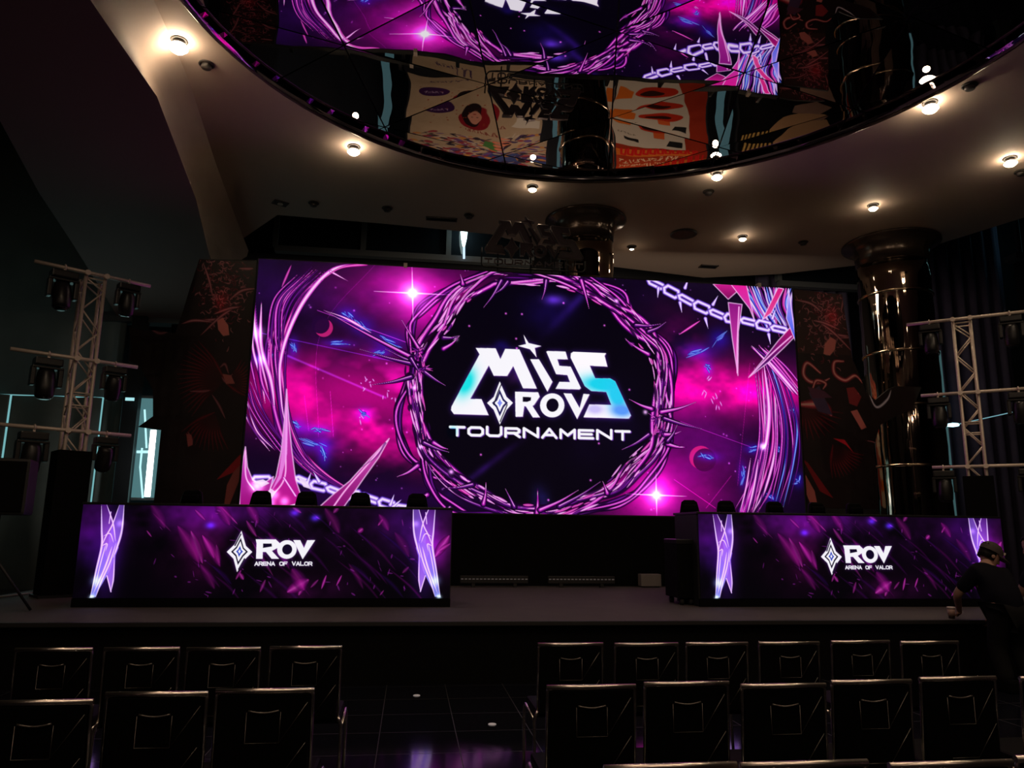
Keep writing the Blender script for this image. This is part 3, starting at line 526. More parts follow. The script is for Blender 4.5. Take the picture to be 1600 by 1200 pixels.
# ================= the shell =================
def tile_floor():
    m = bpy.data.materials.new('polished dark floor tiles'); m.use_nodes = True; nt = m.node_tree; b = nt.nodes['Principled BSDF']
    tc = nt.nodes.new('ShaderNodeTexCoord'); mp = nt.nodes.new('ShaderNodeMapping'); mp.inputs['Location'].default_value = (.16, .1, 0); nt.links.new(tc.outputs['Object'], mp.inputs['Vector'])
    br = nt.nodes.new('ShaderNodeTexBrick'); br.offset = 0; br.inputs['Scale'].default_value = 1; br.inputs['Brick Width'].default_value = .53; br.inputs['Row Height'].default_value = .53; br.inputs['Mortar Size'].default_value = .003; br.inputs['Mortar Smooth'].default_value = .1
    br.inputs['Color1'].default_value = (.006, .007, .012, 1); br.inputs['Color2'].default_value = (.008, .008, .013, 1); br.inputs['Mortar'].default_value = (.03, .03, .035, 1); nt.links.new(mp.outputs[0], br.inputs['Vector']); nt.links.new(br.outputs['Color'], b.inputs['Base Color'])
    mr = nt.nodes.new('ShaderNodeMapRange'); mr.inputs['To Min'].default_value = .09; mr.inputs['To Max'].default_value = .6; nt.links.new(br.outputs['Fac'], mr.inputs['Value']); nt.links.new(mr.outputs[0], b.inputs['Roughness']); b.inputs['Specular IOR Level'].default_value = .5
    return m
bm = bmesh.new(); box(bm, -16, 18, -6, 20, -.1, F0); finish('floor', bm, tile_floor(), kind='structure')
bm = bmesh.new(); box(bm, -16, 18, 19.2, 19.5, 0, 12); finish('wall_back', bm, M_wall, kind='structure')
bm = bmesh.new(); box(bm, -16.3, -16, -6, 19.5, 0, 12); finish('wall_left', bm, M_wall, kind='structure')
bm = bmesh.new(); box(bm, 18, 18.3, -6, 19.5, 0, 12); finish('wall_right', bm, M_wall, kind='structure')
bm = bmesh.new(); box(bm, -16, 18, -6.3, -6, 0, 12); finish('wall_front', bm, M_wall, kind='structure')
bm = bmesh.new(); box(bm, -16, 18, -6, 19.5, 12, 12.2); finish('ceiling', bm, M_wall, kind='structure')
# plaster soffit with the round opening
CX, CY, CR, ZS, ZM = 2.17, 7.03, 5.27, 7.7, 7.82
OUT = [(-5., -5.5), (-5., 16.6), (-3.34, 16.6), (-2.75, 14.1), (-.73, 14.2), (1.4, 14.4), (2.6, 15.), (4., 15.8), (6.63, 16.24), (8.25, 15.7), (9.71, 14.85), (10.59, 13.4), (11.23, 11.98), (12.6, 9.), (13.5, 5.), (13.5, -5.5)]
OUT = [(x*1.034, y*1.034) for x, y in OUT]
def hit(a):
    d = Vector((math.cos(a), math.sin(a))); best = 1e9
    for i in range(len(OUT)):
        p = Vector(OUT[i])-Vector((CX, CY)); e = Vector(OUT[(i+1) % len(OUT)])-Vector(OUT[i]); den = d.x*e.y-d.y*e.x
        if abs(den) < 1e-9: continue
        t = (p.x*e.y-p.y*e.x)/den; s = (p.x*d.y-p.y*d.x)/den
        if t > 0 and -1e-6 <= s <= 1+1e-6: best = min(best, t)
    return d*best
angs = sorted([2*math.pi*i/160 for i in range(160)]+[math.atan2(y-CY, x-CX) % (2*math.pi) for x, y in OUT])
bm = bmesh.new(); L = []
for a in angs:
    h_ = hit(a); c_, s_ = math.cos(a), math.sin(a)
    L.append([bm.verts.new(p) for p in ((CX+c_*CR, CY+s_*CR, ZS), (CX+h_.x, CY+h_.y, ZS), (CX+h_.x, CY+h_.y, ZS+.9), (CX+c_*CR, CY+s_*CR, ZS+.9))])
for i in range(len(L)):
    A, B = L[i], L[(i+1) % len(L)]
    for k in range(4): 
        f = bm.faces.new((A[k], B[k], B[(k+1) % 4], A[(k+1) % 4])); f.material_index = 1 if k == 3 else 0; f.smooth = (k == 3)
bmesh.ops.recalc_face_normals(bm, faces=bm.faces); finish('ceiling_soffit', bm, [M_soffit, M_mirror], kind='structure')
# thin metal lip round the opening
bm = bmesh.new(); sweep(bm, [(CX+(CR-.02)*math.cos(2*math.pi*i/96), CY+(CR-.02)*math.sin(2*math.pi*i/96), ZS+.005) for i in range(96)], .022, 6, True); finish('trim_1', bm, M_flare, kind='structure')
# mirror film ceiling: triangular panels, each a touch out of level, dark joints between
bm = bmesh.new(); rnd = random.Random(5); SD = 2.05; A0 = Vector((.84, 9.41)); th = math.radians(17)
A0 = A0*1.03; e1 = Vector((math.cos(th), math.sin(th)))*SD; e2 = Vector((math.cos(th+math.pi/3), math.sin(th+math.pi/3)))*SD
def panel(tri):
    c = sum(tri, Vector((0, 0)))/3
    if (c-Vector((CX, CY))).length > CR+1.3: return
    tx, ty = rnd.gauss(0, .0022), rnd.gauss(0, .0022)
    P = [c+(p-c)*(1-.022/((p-c).length)) for p in tri]
    n = 10; grid = {}
    for i in range(n+1):
        for j in range(n+1-i):
            k = n-i-j; p = (P[0]*i+P[1]*j+P[2]*k)/n
            sag = -.006*27*(i*j*k)/n**3
            grid[i, j] = bm.verts.new((p.x, p.y, ZM+sag+(p.x-c.x)*tx+(p.y-c.y)*ty))
    for i in range(n):
        for j in range(n-i):
            f = bm.faces.new((grid[i, j], grid[i+1, j], grid[i, j+1])); f.smooth = True
            if i+j < n-1: f = bm.faces.new((grid[i+1, j], grid[i+1, j+1], grid[i, j+1])); f.smooth = True
for i in range(-7, 8):
    for j in range(-7, 8):
        a = A0+e1*i+e2*j; panel([a, a+e1, a+e2]); panel([a+e1, a+e1+e2, a+e2])
bmesh.ops.recalc_face_normals(bm, faces=bm.faces)
box(bm, CX-6.3, CX+6.3, CY-6.3, CY+6.3, ZM+.05, ZM+.1, mi=1); finish('ceiling_mirror', bm, [M_mirror, M_seam], kind='structure')
# left bulkhead (lower slab) and its coved edge
RB = [(-3.2, -5.5), (-3.2, 6.8), (-3.1, 8.45), (-3.42, 11.3), (-3.86, 13.9), (-4.1, 16.6), (-4.9, 18.9)]; LB = [(-3.9, -5.5), (-4.1, 6.), (-5.22, 9.33), (-5.71, 11.41), (-6.1, 13.5), (-6.6, 16.), (-7.2, 18.9)]
bm = bmesh.new(); Z0 = 6.5; R4 = []
for (a, b) in zip(RB, LB): R4.append([bm.verts.new((a[0], a[1], Z0)), bm.verts.new((b[0], b[1], Z0)), bm.verts.new((b[0], b[1], 8.5)), bm.verts.new((a[0]-.4, a[1], 8.5)) ])
for A, B in zip(R4, R4[1:]):
    for k in range(3): bm.faces.new((A[k], B[k], B[k+1], A[k+1]))
bmesh.ops.recalc_face_normals(bm, faces=bm.faces); finish('ceiling_bulkhead', bm, M_bulk, kind='structure')
bm = bmesh.new(); TB = [(-3.75, -5.5), (-3.6, 3.), (-3.5, 7.2), (-3.49, 8.16), (-3.54, 9.67), (-3.77, 12.04), (-3.95, 14.4), (-4.1, 16.6)]; TB = [(x*1.034, y*1.034) for x, y in TB]
def interp(Lp, y):
    for a, b in zip(Lp, Lp[1:]):
        if a[1] <= y <= b[1]: return a[0]+(b[0]-a[0])*(y-a[1])/(b[1]-a[1])
    return Lp[-1][0]
rows = []
for i in range(60):
    y = -5.5+22.6*i/59; xb = interp(RB, y); xt = interp(TB, y)+.0; row = []
    for k in range(9):
        t = k/8; zz = Z0+(ZS-Z0)*t; xx = xb+(min(xt, xb-.05)-xb)*math.sin(t*math.pi/2)
        if t > .6: xx += ((t-.6)/.4)**2*.38
        row.append(bm.verts.new((xx, y, zz)))
    rows.append(row)
for A, B in zip(rows, rows[1:]):
    for k in range(8): f = bm.faces.new((A[k], B[k], B[k+1], A[k+1])); f.smooth = True
finish('trim_2', bm, M_soffit, kind='structure')
# ledge at the far end of the bulkhead
a, b = at(178, 498, 18.6), at(282, 512, 18.6); bm = bmesh.new(); box(bm, a.x-.2, b.x+1.5, 18.4, 18.8, a.z-.1, a.z+.12); finish('trim_3', bm, M_frame, kind='structure')

# glazing and drapes of the left corner
YG = 18.6
def win(name, px0, px1, py0, py1, Y, m, fr=.05, d=.1):
    a, b = at(px0, py0, Y), at(px1, py1, Y); w = empty(name, (a.x, Y, b.z)); tag(w, kind='structure'); W_, H_ = b.x-a.x, a.z-b.z
    bm = bmesh.new(); box(bm, 0, W_, .0, .02, 0, H_); finish('pane', bm, m, w)
    bm = bmesh.new()
    for q in ((-fr, 0, -fr, H_+fr), (W_, W_+fr, -fr, H_+fr), (0, W_, H_, H_+fr), (0, W_, -fr, 0)): box(bm, q[0], q[1], -d/2, d/2, q[2], q[3])
    finish('window_frame', bm, M_frame, w); return w
win('window_1', 214, 244, 622, 778, YG+.1, sky_mat('cyan daylight pane', (.2, .5, .54), .35), .06)
bm = bmesh.new(); 
for p in (((226, 640), (229, 700)), ((222, 700), (219, 730)), ((219, 730), (223, 778))): sweep(bm, [at(*p[0], YG), at(*p[1], YG)], .022, 6)
sweep(bm, [at(214, 706, YG), at(232, 706, YG)], .035, 6); finish('window_2', bm, sky_mat('pale cyan gap', (.5, .9, .95), 1.1), kind='structure')
bm = bmesh.new(); sweep(bm, [at(240, 672, 17.6), at(230, 776, 17.6)], .065, 8); finish('window_3', bm, sky_mat('white daylight gap', (.9, 1., 1.), 5.), kind='structure')
bm = bmesh.new(); a = at(-30, 621, YG+.4); b = at(184, 617, YG+.4); box(bm, a.x, b.x, YG+.42, YG+.44, F0, a.z+.1); finish('window_4', bm, M_day, kind='structure')
bm = bmesh.new(); a, b = at(196, 621, 18.), at(209, 626, 18.); box(bm, a.x, b.x, 18., 18.03, b.z, a.z); finish('window_5', bm, sky_mat('cyan daylight', (.4, .8, .85), 1.), kind='structure')
def drape(name, px0, px1, z0, z1, Y, m, per=.28, amp=.05, **kw):
    x0, x1 = at(px0, 700, Y).x, at(px1, 700, Y).x; n = max(8, int((x1-x0)/.035)); bm = bmesh.new(); A = []
    rn = random.Random(int(px0))
    ph = rn.random()*6
    for i in range(n+1):
        x = x0+(x1-x0)*i/n; y = Y+amp*math.sin(x*2*math.pi/per+ph+1.3*math.sin(x*1.7)); A.append([bm.verts.new((x+.0, y, z0)), bm.verts.new((x, y+.0, z1)), bm.verts.new((x, y+.03, z1)), bm.verts.new((x, y+.03, z0))])
    for p, q in zip(A, A[1:]):
        for k in range(4): f = bm.faces.new((p[k], p[(k+1) % 4], q[(k+1) % 4], q[k])); f.smooth = True
    bm.faces.new(A[0]); bm.faces.new(A[-1]); bmesh.ops.recalc_face_normals(bm, faces=bm.faces); return finish(name, bm, m, **kw)
zt = at(100, 619, YG).z
drape('drape', -60, 3.4, F0, zt-.008, YG, M_drape, .9, .05, label='grey-green drape cut by the left edge of the picture, under the daylight line', cat='drape', group=None)
drape('drape', 5.6, 150, F0, zt-.012, YG, M_drape, 1.1, .06, label='wide grey-green drape behind the left lighting tower', cat='drape')
drape('drape', 154.5, 184, F0, zt-.012, YG, M_drape, .5, .04, label='narrow grey-green drape right of the bright slanting daylight slit', cat='drape')
drape('drape', -260, 176, zt+.012, 11.5, YG-.02, M_drape, 1.6, .08, label='tall grey-green drape rising above the daylight line at far left', cat='drape')
bm = bmesh.new(); a, b = at(184, 700, YG-.3).x, at(208, 700, YG-.3).x; box(bm, a, b, YG-.3, YG-.1, 0, 6.5); finish('trim_4', bm, M_dark, kind='structure')
bm = bmesh.new(); a, b = at(246, 700, YG).x, at(330, 700, YG).x; box(bm, a+.07, b, YG-.1, YG+.1, 0, 6.5); finish('wall_corner', bm, M_black, kind='structure')
# high glazed strip behind the soffit edge
def strip(px0, px1, yt, yb, Y, n, name, m=M_glass):
    a, b = at(px0, yt, Y), at(px1, yb, Y); w = empty(name, (a.x, Y, b.z)); tag(w, kind='structure'); W_, H_ = b.x-a.x, a.z-b.z+.6
    bm = bmesh.new(); box(bm, 0, W_, 0, .03, 0, H_); finish('pane', bm, m, w); bm = bmesh.new(); box(bm, 0, W_, -.1, .1, -.14, 0)
    for i in range(n+1): x = W_*i/n; box(bm, x-.06, x+.06, -.08, .08, 0, H_)
    finish('window_frame', bm, M_frame, w)
strip(434, 830, 336, 408, 17.35, 3, 'window_6'); strip(1215, 1345, 415, 447, 17.3, 1, 'window_7')
bm = bmesh.new(); lathe(bm, [(.0, -.34), (.03, -.3), (.07, -.1), (.085, .12), (.08, .26), (.03, .3), (0, .3)], at(725, 366, 17.1), 10); finish('window_8', bm, sky_mat('daylight between curtains', (.72, 1., 1.), 4.), kind='structure')
bm = bmesh.new(); sweep(bm, [at(725, 386, 17.1), at(725, 404, 17.1)], .03, 6); finish('window_9', bm, sky_mat('pale daylight', (.6, .8, 1.), 1.2), kind='structure')
# right side: navy curtains, high window, daylight slits
drape('curtain', 1195, 1345, F0, at(1250, 420, 17.2).z+1.5, 17.6, M_navy, .35, .06, label='dark navy curtain above the right end of the big screen', cat='curtain')
drape('curtain', 1440, 1600, F0, 10.5, 17.5, M_navy, .4, .07, label='tall dark navy curtain right of the mirrored column', cat='curtain')
win('window_10', 1583, 1596, 300, 397, 16.8, sky_mat('cyan pane', (.2, .5, .6), .35), .08); win('window_11', 1601, 1640, 290, 392, 16.8, M_day, .05)
bm = bmesh.new(); a, b = at(1578, 398, 16.7), at(1660, 412, 16.7); box(bm, a.x, b.x, 16.5, 16.9, b.z, a.z); finish('trim_5', bm, M_frame, kind='structure')
bm = bmesh.new(); a = at(1588, 410, 16.7); box(bm, a.x, a.x+.5, 16.6, 16.8, 0, a.z); finish('trim_6', bm, M_dark, kind='structure')
bm = bmesh.new(); sweep(bm, [at(1446, 391, 15.2), at(1451, 428, 15.2)], .03, 6); finish('window_12', bm, M_lilac, kind='structure')
bm = bmesh.new(); sweep(bm, [at(1452, 452, 15.2), at(1458, 515, 15.2), at(1470, 640, 15.2), at(1489, 800, 15.2)], .009, 6); finish('window_13', bm, sky_mat('grey daylight line', (.5, .65, .75), .5), kind='structure')
bm = bmesh.new(); sweep(bm, [at(1478, 667, 16.6), at(1600, 640, 16.)], .013, 6); finish('trim_7', bm, sky_mat('cyan light line', (.3, .65, .75), .5), kind='structure')
bm = bmesh.new(); lathe(bm, [(0, -.05), (.12, -.03), (.14, 0), (.12, .03), (0, .05)], at(1489, 664, 16.5), 12); o = finish('wall_lamp', bm, sky_mat('cyan lamp', (.5, .9, 1.), 3.)); tag(o, 'small glowing cyan lamp between the mirrored column and right lighting tower', 'lamp')

# ================= ceiling lamps =================
LAMPS = [(280, 63, 1.3, 1, 'brightest warm ceiling spotlight near the top left, beside the coved edge'), (553, 229, 1.1, 1, 'lit ceiling spotlight at the left rim of the mirrored opening'), (832, 291, .8, 1, 'lit ceiling spotlight under the middle of the mirrored opening, left of the emblem sign'),
 (1120, 270, 1., 1, 'lit ceiling spotlight below the orange poster reflection'), (1453, 160, 1.2, 1, 'lit ceiling spotlight high on the right rim of the mirrored opening'), (1578, 247, 1.1, 1, 'lit ceiling spotlight cut close to the right edge of the picture'),
 (1364, 320, .9, 1, 'lit ceiling spotlight just above the collar of the right column'), (1160, 369, .8, 1, 'lit ceiling spotlight halfway between the two columns'), (987, 385, .6, 1, 'lit ceiling spotlight right beside the middle column')]
def spot_lamp(p, s, lit, label):
    r = empty('ceiling_spotlight', (p.x, p.y, ZS), 0, label, 'ceiling light', 'lit spotlights in the soffit' if lit else 'unlit downlights in the soffit')
    bm = bmesh.new(); lathe(bm, [(.1, .002), (.105, -.012), (.08, -.014), (.075, .0), (.07, .05), (0, .05)] if not lit else [(.1, -.001), (.105, -.012), (.08, -.014), (.075, -.002), (0, -.002)], (0, 0, -.001), 20); finish('trim_ring', bm, M_can, r, True)
    bm = bmesh.new(); lathe(bm, [(0, -.07), (.06, -.068), (.07, -.05), (.065, -.012), (0, -.012)], (0, 0, 0), 16); finish('lamp_housing', bm, M_can, r, True)
    if lit:
        bm = bmesh.new(); lathe(bm, [(0, -.14*s), (.06*s, -.12*s), (.09*s, -.09*s), (.07*s, -.07), (0, -.07)], (0, 0, 0), 16); b_ = finish('bulb', bm, M_bulb, r, True); b_['label'] = 'glowing warm bulb'
        lamp('spot_glow', 'POINT', (p.x, p.y, ZS-.3), 1.5*s, WARM, .05)
        lamp('spot_beam', 'SPOT', (p.x, p.y, ZS-.2), 28.*s, WARM, .06, tgt=(p.x+(3-p.x)*.15, p.y-1.2, 0), ang=1.5)
    return r
for x, y, s, lit, lb in LAMPS: spot_lamp(atz(x, y, ZS), s, lit, lb)
for x, y, lb in [(323, 100, 'dark unlit downlight just below the brightest top-left spotlight'), (490, 317, 'dark unlit downlight above the left end of the high window, beside the square sensor'), (605, 325, 'dark unlit downlight above the middle of the high window'), (733, 336, 'dark unlit downlight directly above the white daylight gap'),
                 (1107, 299, 'dark unlit downlight tucked under the lit spotlight below the orange poster reflection'), (1255, 378, 'small dark unlit downlight left of the right column'), (1515, 133, 'dark unlit downlight right of the high right spotlight'), (1595, 268, 'dark unlit downlight at the right edge of the picture')]:
    spot_lamp(atz(x, y, ZS), 1, 0, lb)
bm = bmesh.new(); lathe(bm, [(.27, 0), (.28, -.02), (.2, -.03), (0, -.03)], (0, 0, 0), 28); p = atz(1068, 365, ZS); o = finish('ceiling_speaker', bm, M_can, None, True); o.location = (p.x, p.y, ZS-.001); tag(o, 'wide round dark ceiling grille between the middle column and the lit spotlight', 'ceiling speaker')
for (x, y, w_, d_, lb) in [(690, 342, .62, .16, 'long dark air vent slot left of the white daylight gap'), (1107, 416, .42, .2, 'dark air vent slot above the right half of the screen')]:
    p = atz(x, y, ZS); r = empty('air_vent', (p.x, p.y, ZS), 0, lb, 'air vent'); bm = bmesh.new()
    for q in ((-w_/2, w_/2, -d_/2, -d_/2+.02), (-w_/2, w_/2, d_/2-.02, d_/2), (-w_/2, -w_/2+.02, -d_/2, d_/2), (w_/2-.02, w_/2, -d_/2, d_/2)): box(bm, *q, -.02, 0)
    finish('frame', bm, M_can, r); bm = bmesh.new()
    for k in range(5): y_ = -d_/2+.03+k*(d_-.06)/4; box(bm, -w_/2+.02, w_/2-.02, y_-.006, y_+.006, -.015, 0)
    finish('slat', bm, M_black, r)
p = atz(438, 317, ZS); r = empty('ceiling_sensor_panel', (p.x, p.y, ZS), .5, 'small square panel with a light ring in the soffit at the left end of the high window', 'sensor'); bm = bmesh.new(); box(bm, -.14, .14, -.1, .1, -.02, 0, .004); finish('plate', bm, M_can, r); bm = bmesh.new(); lathe(bm, [(.05, -.021), (.055, -.03), (.035, -.03), (.03, -.021)], n=16); finish('ring', bm, M_alu, r)

# ================= columns =================
def column(c, r, rf, label, zb):
    t = empty('mirrored_column', (c[0], c[1], 0), 0, label, 'column')
    bm = bmesh.new(); lathe(bm, [(r, F0)]+[(r+(.006 if k % 2 else -.004), F0+.35*k) for k in range(1, 20)]+[(r, 7.3)], n=64); finish('shaft', bm, M_column, t, True)
    bm = bmesh.new(); lathe(bm, [(r+.002, 7.2), (r+.02, 7.4), (r+.05, 7.53), (r+.11, 7.6), (rf-.04, 7.645), (rf, 7.665), (rf, ZS-.002)], n=64); finish('collar', bm, M_flare, t, True)
    for z in zb: bm = bmesh.new(); lathe(bm, [(r, z-.03), (r+.02, z-.025), (r+.03, z), (r+.02, z+.025), (r, z+.03)], n=64); finish('band', bm, M_band, t, True)
column((9.95, 14.1), .7, .97, 'large bronze mirrored column right of the screen, reflecting many lamps', (1.6, 2.95, 4.15, 5.25, 6.5))
column((3.25, 13.9), .54, .81, 'bronze mirrored column behind the middle of the screen top', (2.2, 4.4, 5.6, 6.35))

# ================= stage =================
ZT = .76
t = empty('stage', (2., 7.35, 0), 0, 'long low black-fronted stage platform carrying the desks and the screen', 'stage')
bm = bmesh.new(); box(bm, -6.9, 8.4, 0, 5.15, ZT-.04, ZT, .006); finish('deck', bm, M_carpet, t)
bm = bmesh.new(); box(bm, -6.85, 8.35, .05, 5.1, F0, ZT-.04); finish('skirt', bm, M_black, t)
bm = bmesh.new(); box(bm, -6.92, 8.42, -.02, .03, ZT-.035, ZT+.004, .004); finish('edge_trim', bm, M_dark, t)
bm = bmesh.new(); sweep(bm, arc([(-5.2, 8.3, ZT+.014), (-4.7, 8.8, ZT+.014), (-4.72, 9.8, ZT+.014), (-4.5, 10.8, ZT+.014), (-3.8, 11., ZT+.014)], .4), .012, 6); tag(finish('cable', bm, mat('pale cable', (.3, .28, .26), .5)), 'thin pale cable lying on the stage floor left of the left desk', 'cable')

# ================= big screen =================
SX0, SX1, SZ0, SZ1, SY = -2.585, 6.535, 1.87, 5.87, 12.05
scr = empty('led_screen', ((SX0+SX1)/2, SY, ZT), 0, 'huge LED wall showing a thorn wreath round the tournament logo on magenta nebula', 'led screen')
ox, oy, oz = (SX0+SX1)/2, SY, ZT
picture('display', paint_main(), display_mat('big display', 1.0), SX0-ox, SX1-ox, SZ0-oz, SZ1-oz, -.006, scr)
bm = bmesh.new(); box(bm, SX0-ox-.02, SX1-ox+.02, 0, .12, SZ0-oz-.02, SZ1-oz+.02); finish('cabinet', bm, M_dark, scr)
bm = bmesh.new()
for k in range(10): x = SX0-ox+.2+k*(SX1-SX0-.4)/9; box(bm, x-.03, x+.03, .13, .5, SZ0-oz, SZ1-oz-.1); box(bm, x-.03, x+.03, .13, .55, 0.3, SZ0-oz)
finish('rear_frame', bm, M_dark, scr)
bm = bmesh.new(); box(bm, SX0-ox-.02, SX1-ox+.02, -.05, .6, 0, SZ0-oz-.02); finish('plinth', bm, M_black, scr)
bm = bmesh.new()
for px_ in (633, 1185): x = at(px_, 430, SY).x-ox; bm = bmesh.new(); box(bm, x-.03, x+.03, -.03, .1, SZ1-oz-.02, SZ1-oz+.06); finish('top_clamp', bm, M_alu, scr)
M_lens = mat('pale lens', (.35, .34, .36), .3, emit=(.6, .55, .6), es=.035)
def light_bar(px0, px1, py_, label):
    a, b = at(px0, py_, 11.7), at(px1, py_, 11.7); r = empty('floor_light_bar', ((a.x+b.x)/2, 11.7, ZT), 0, label, 'light bar', 'light bars at the foot of the screen'); w = (b.x-a.x)/2
    bm = bmesh.new(); box(bm, -w-.03, w+.03, -.03, .05, .06, .17, .008); finish('housing', bm, M_dark, r)
    bm = bmesh.new()
    for k in range(18): bm = bmesh.new(); box(bm, -w+2*w*k/17-.018, -w+2*w*k/17+.018, -.036, -.03, .115, .13); finish('lens', bm, M_lens, r)
    bm = bmesh.new(); box(bm, -w*.7, -w*.6, -.03, .05, 0, .06); finish('foot', bm, M_dark, r); bm = bmesh.new(); box(bm, w*.6, w*.7, -.03, .05, 0, .06); finish('foot', bm, M_dark, r)
light_bar(722, 822, 901, 'left of two dotted light bars at the foot of the screen plinth'); light_bar(859, 957, 902, 'right of two dotted light bars at the foot of the screen plinth')
a, b = at(1000, 895, 11.8), at(1032, 912, 11.8); r = empty('floor_monitor_box', ((a.x+b.x)/2, 11.8, ZT), 0, 'small grey box on the stage floor near the right desk', 'box'); w = (b.x-a.x)/2
bm = bmesh.new(); box(bm, -w, w, -.05, .12, .015, .2, .01); finish('body', bm, mat('grey paint', (.25, .22, .21), .6), r); bm = bmesh.new(); box(bm, -w*.8, -w*.6, -.04, .1, 0, .015); finish('foot', bm, M_rubber, r); bm = bmesh.new(); box(bm, w*.6, w*.8, -.04, .1, 0, .015); finish('foot', bm, M_rubber, r)

# ================= emblem sign on top of the screen =================
p0, p1 = at(757, 397, 12.2), at(910, 405, 12.2); K = (p1.x-p0.x)/1400.; KZ = K*.93
sg = empty('emblem_sign', (p0.x+700*K, 12.2, SZ1), 0, 'dark unlit cut-out tournament sign mounted on top of the big screen', 'sign')
M_sign = mat('dark sign lettering', (.085, .07, .075), .4, .3); M_signrim = mat('sign rim', (.2, .17, .17), .35, .5)
def SP(p): return [((x-110)*K-700*K, (p0.z-SZ1)+(650-y)*KZ) for x, y in p]
for key, nm in (('M', 'letter'), ('I', 'letter'), ('S1', 'letter'), ('S2', 'letter'), ('R', 'letter'), ('V', 'letter'), ('star', 'star'), ('gem_outer', 'diamond')):
    bm = bmesh.new(); prism(bm, SP(LOGO[key]), -.06, .02); Q = SP(LOGO[key]); sweep(bm, [(x, -.065, z) for x, z in Q], .009, 5, True, mi=1); finish(nm, bm, [M_sign, M_signrim], sg)
bm = bmesh.new(); ro = ring_pts(896, 568, 95, 93, 28); ri = ring_pts(896, 568, 48, 50, 28); A = []
for (x, z), (x2, z2) in zip(SP(ro), SP(ri)): A.append([bm.verts.new((x, -.06, z)), bm.verts.new((x, .02, z)), bm.verts.new((x2, .02, z2)), bm.verts.new((x2, -.06, z2))])
for i in range(28):
    for k in range(4): bm.faces.new((A[i][k], A[i][(k+1) % 4], A[(i+1) % 28][(k+1) % 4], A[(i+1) % 28][k]))
bmesh.ops.recalc_face_normals(bm, faces=bm.faces); finish('letter', bm, M_sign, sg)
tx = 'TOURNAMENT'; n_ = len(tx); w_ = 1400/(n_+(n_-1)*.32)
for i, chh in enumerate(tx):
    bm = bmesh.new()
    for st in T_LET[chh]: sweep(bm, [(q[0], -.03, q[1]) for q in SP([(110+i*w_*1.32+a_*w_, 722+b_*82) for a_, b_ in st])], .015, 6)
    finish('letter', bm, M_signrim, sg)
bm = bmesh.new(); fz0 = SP([(0, 850)])[0][1]; fx = 740*K
sweep(bm, arc([(-fx, .0, fz0+.35), (-fx, 0, fz0), (fx, 0, fz0), (fx, 0, fz0+.2)], .08), .014, 6)
for x in (-.62, -.05, .32, .6): box(bm, x-.012, x+.012, .02, .05, .018, .75)
box(bm, -.65, .65, .02, .05, .5, .525); finish('support_frame', bm, M_dark, sg)

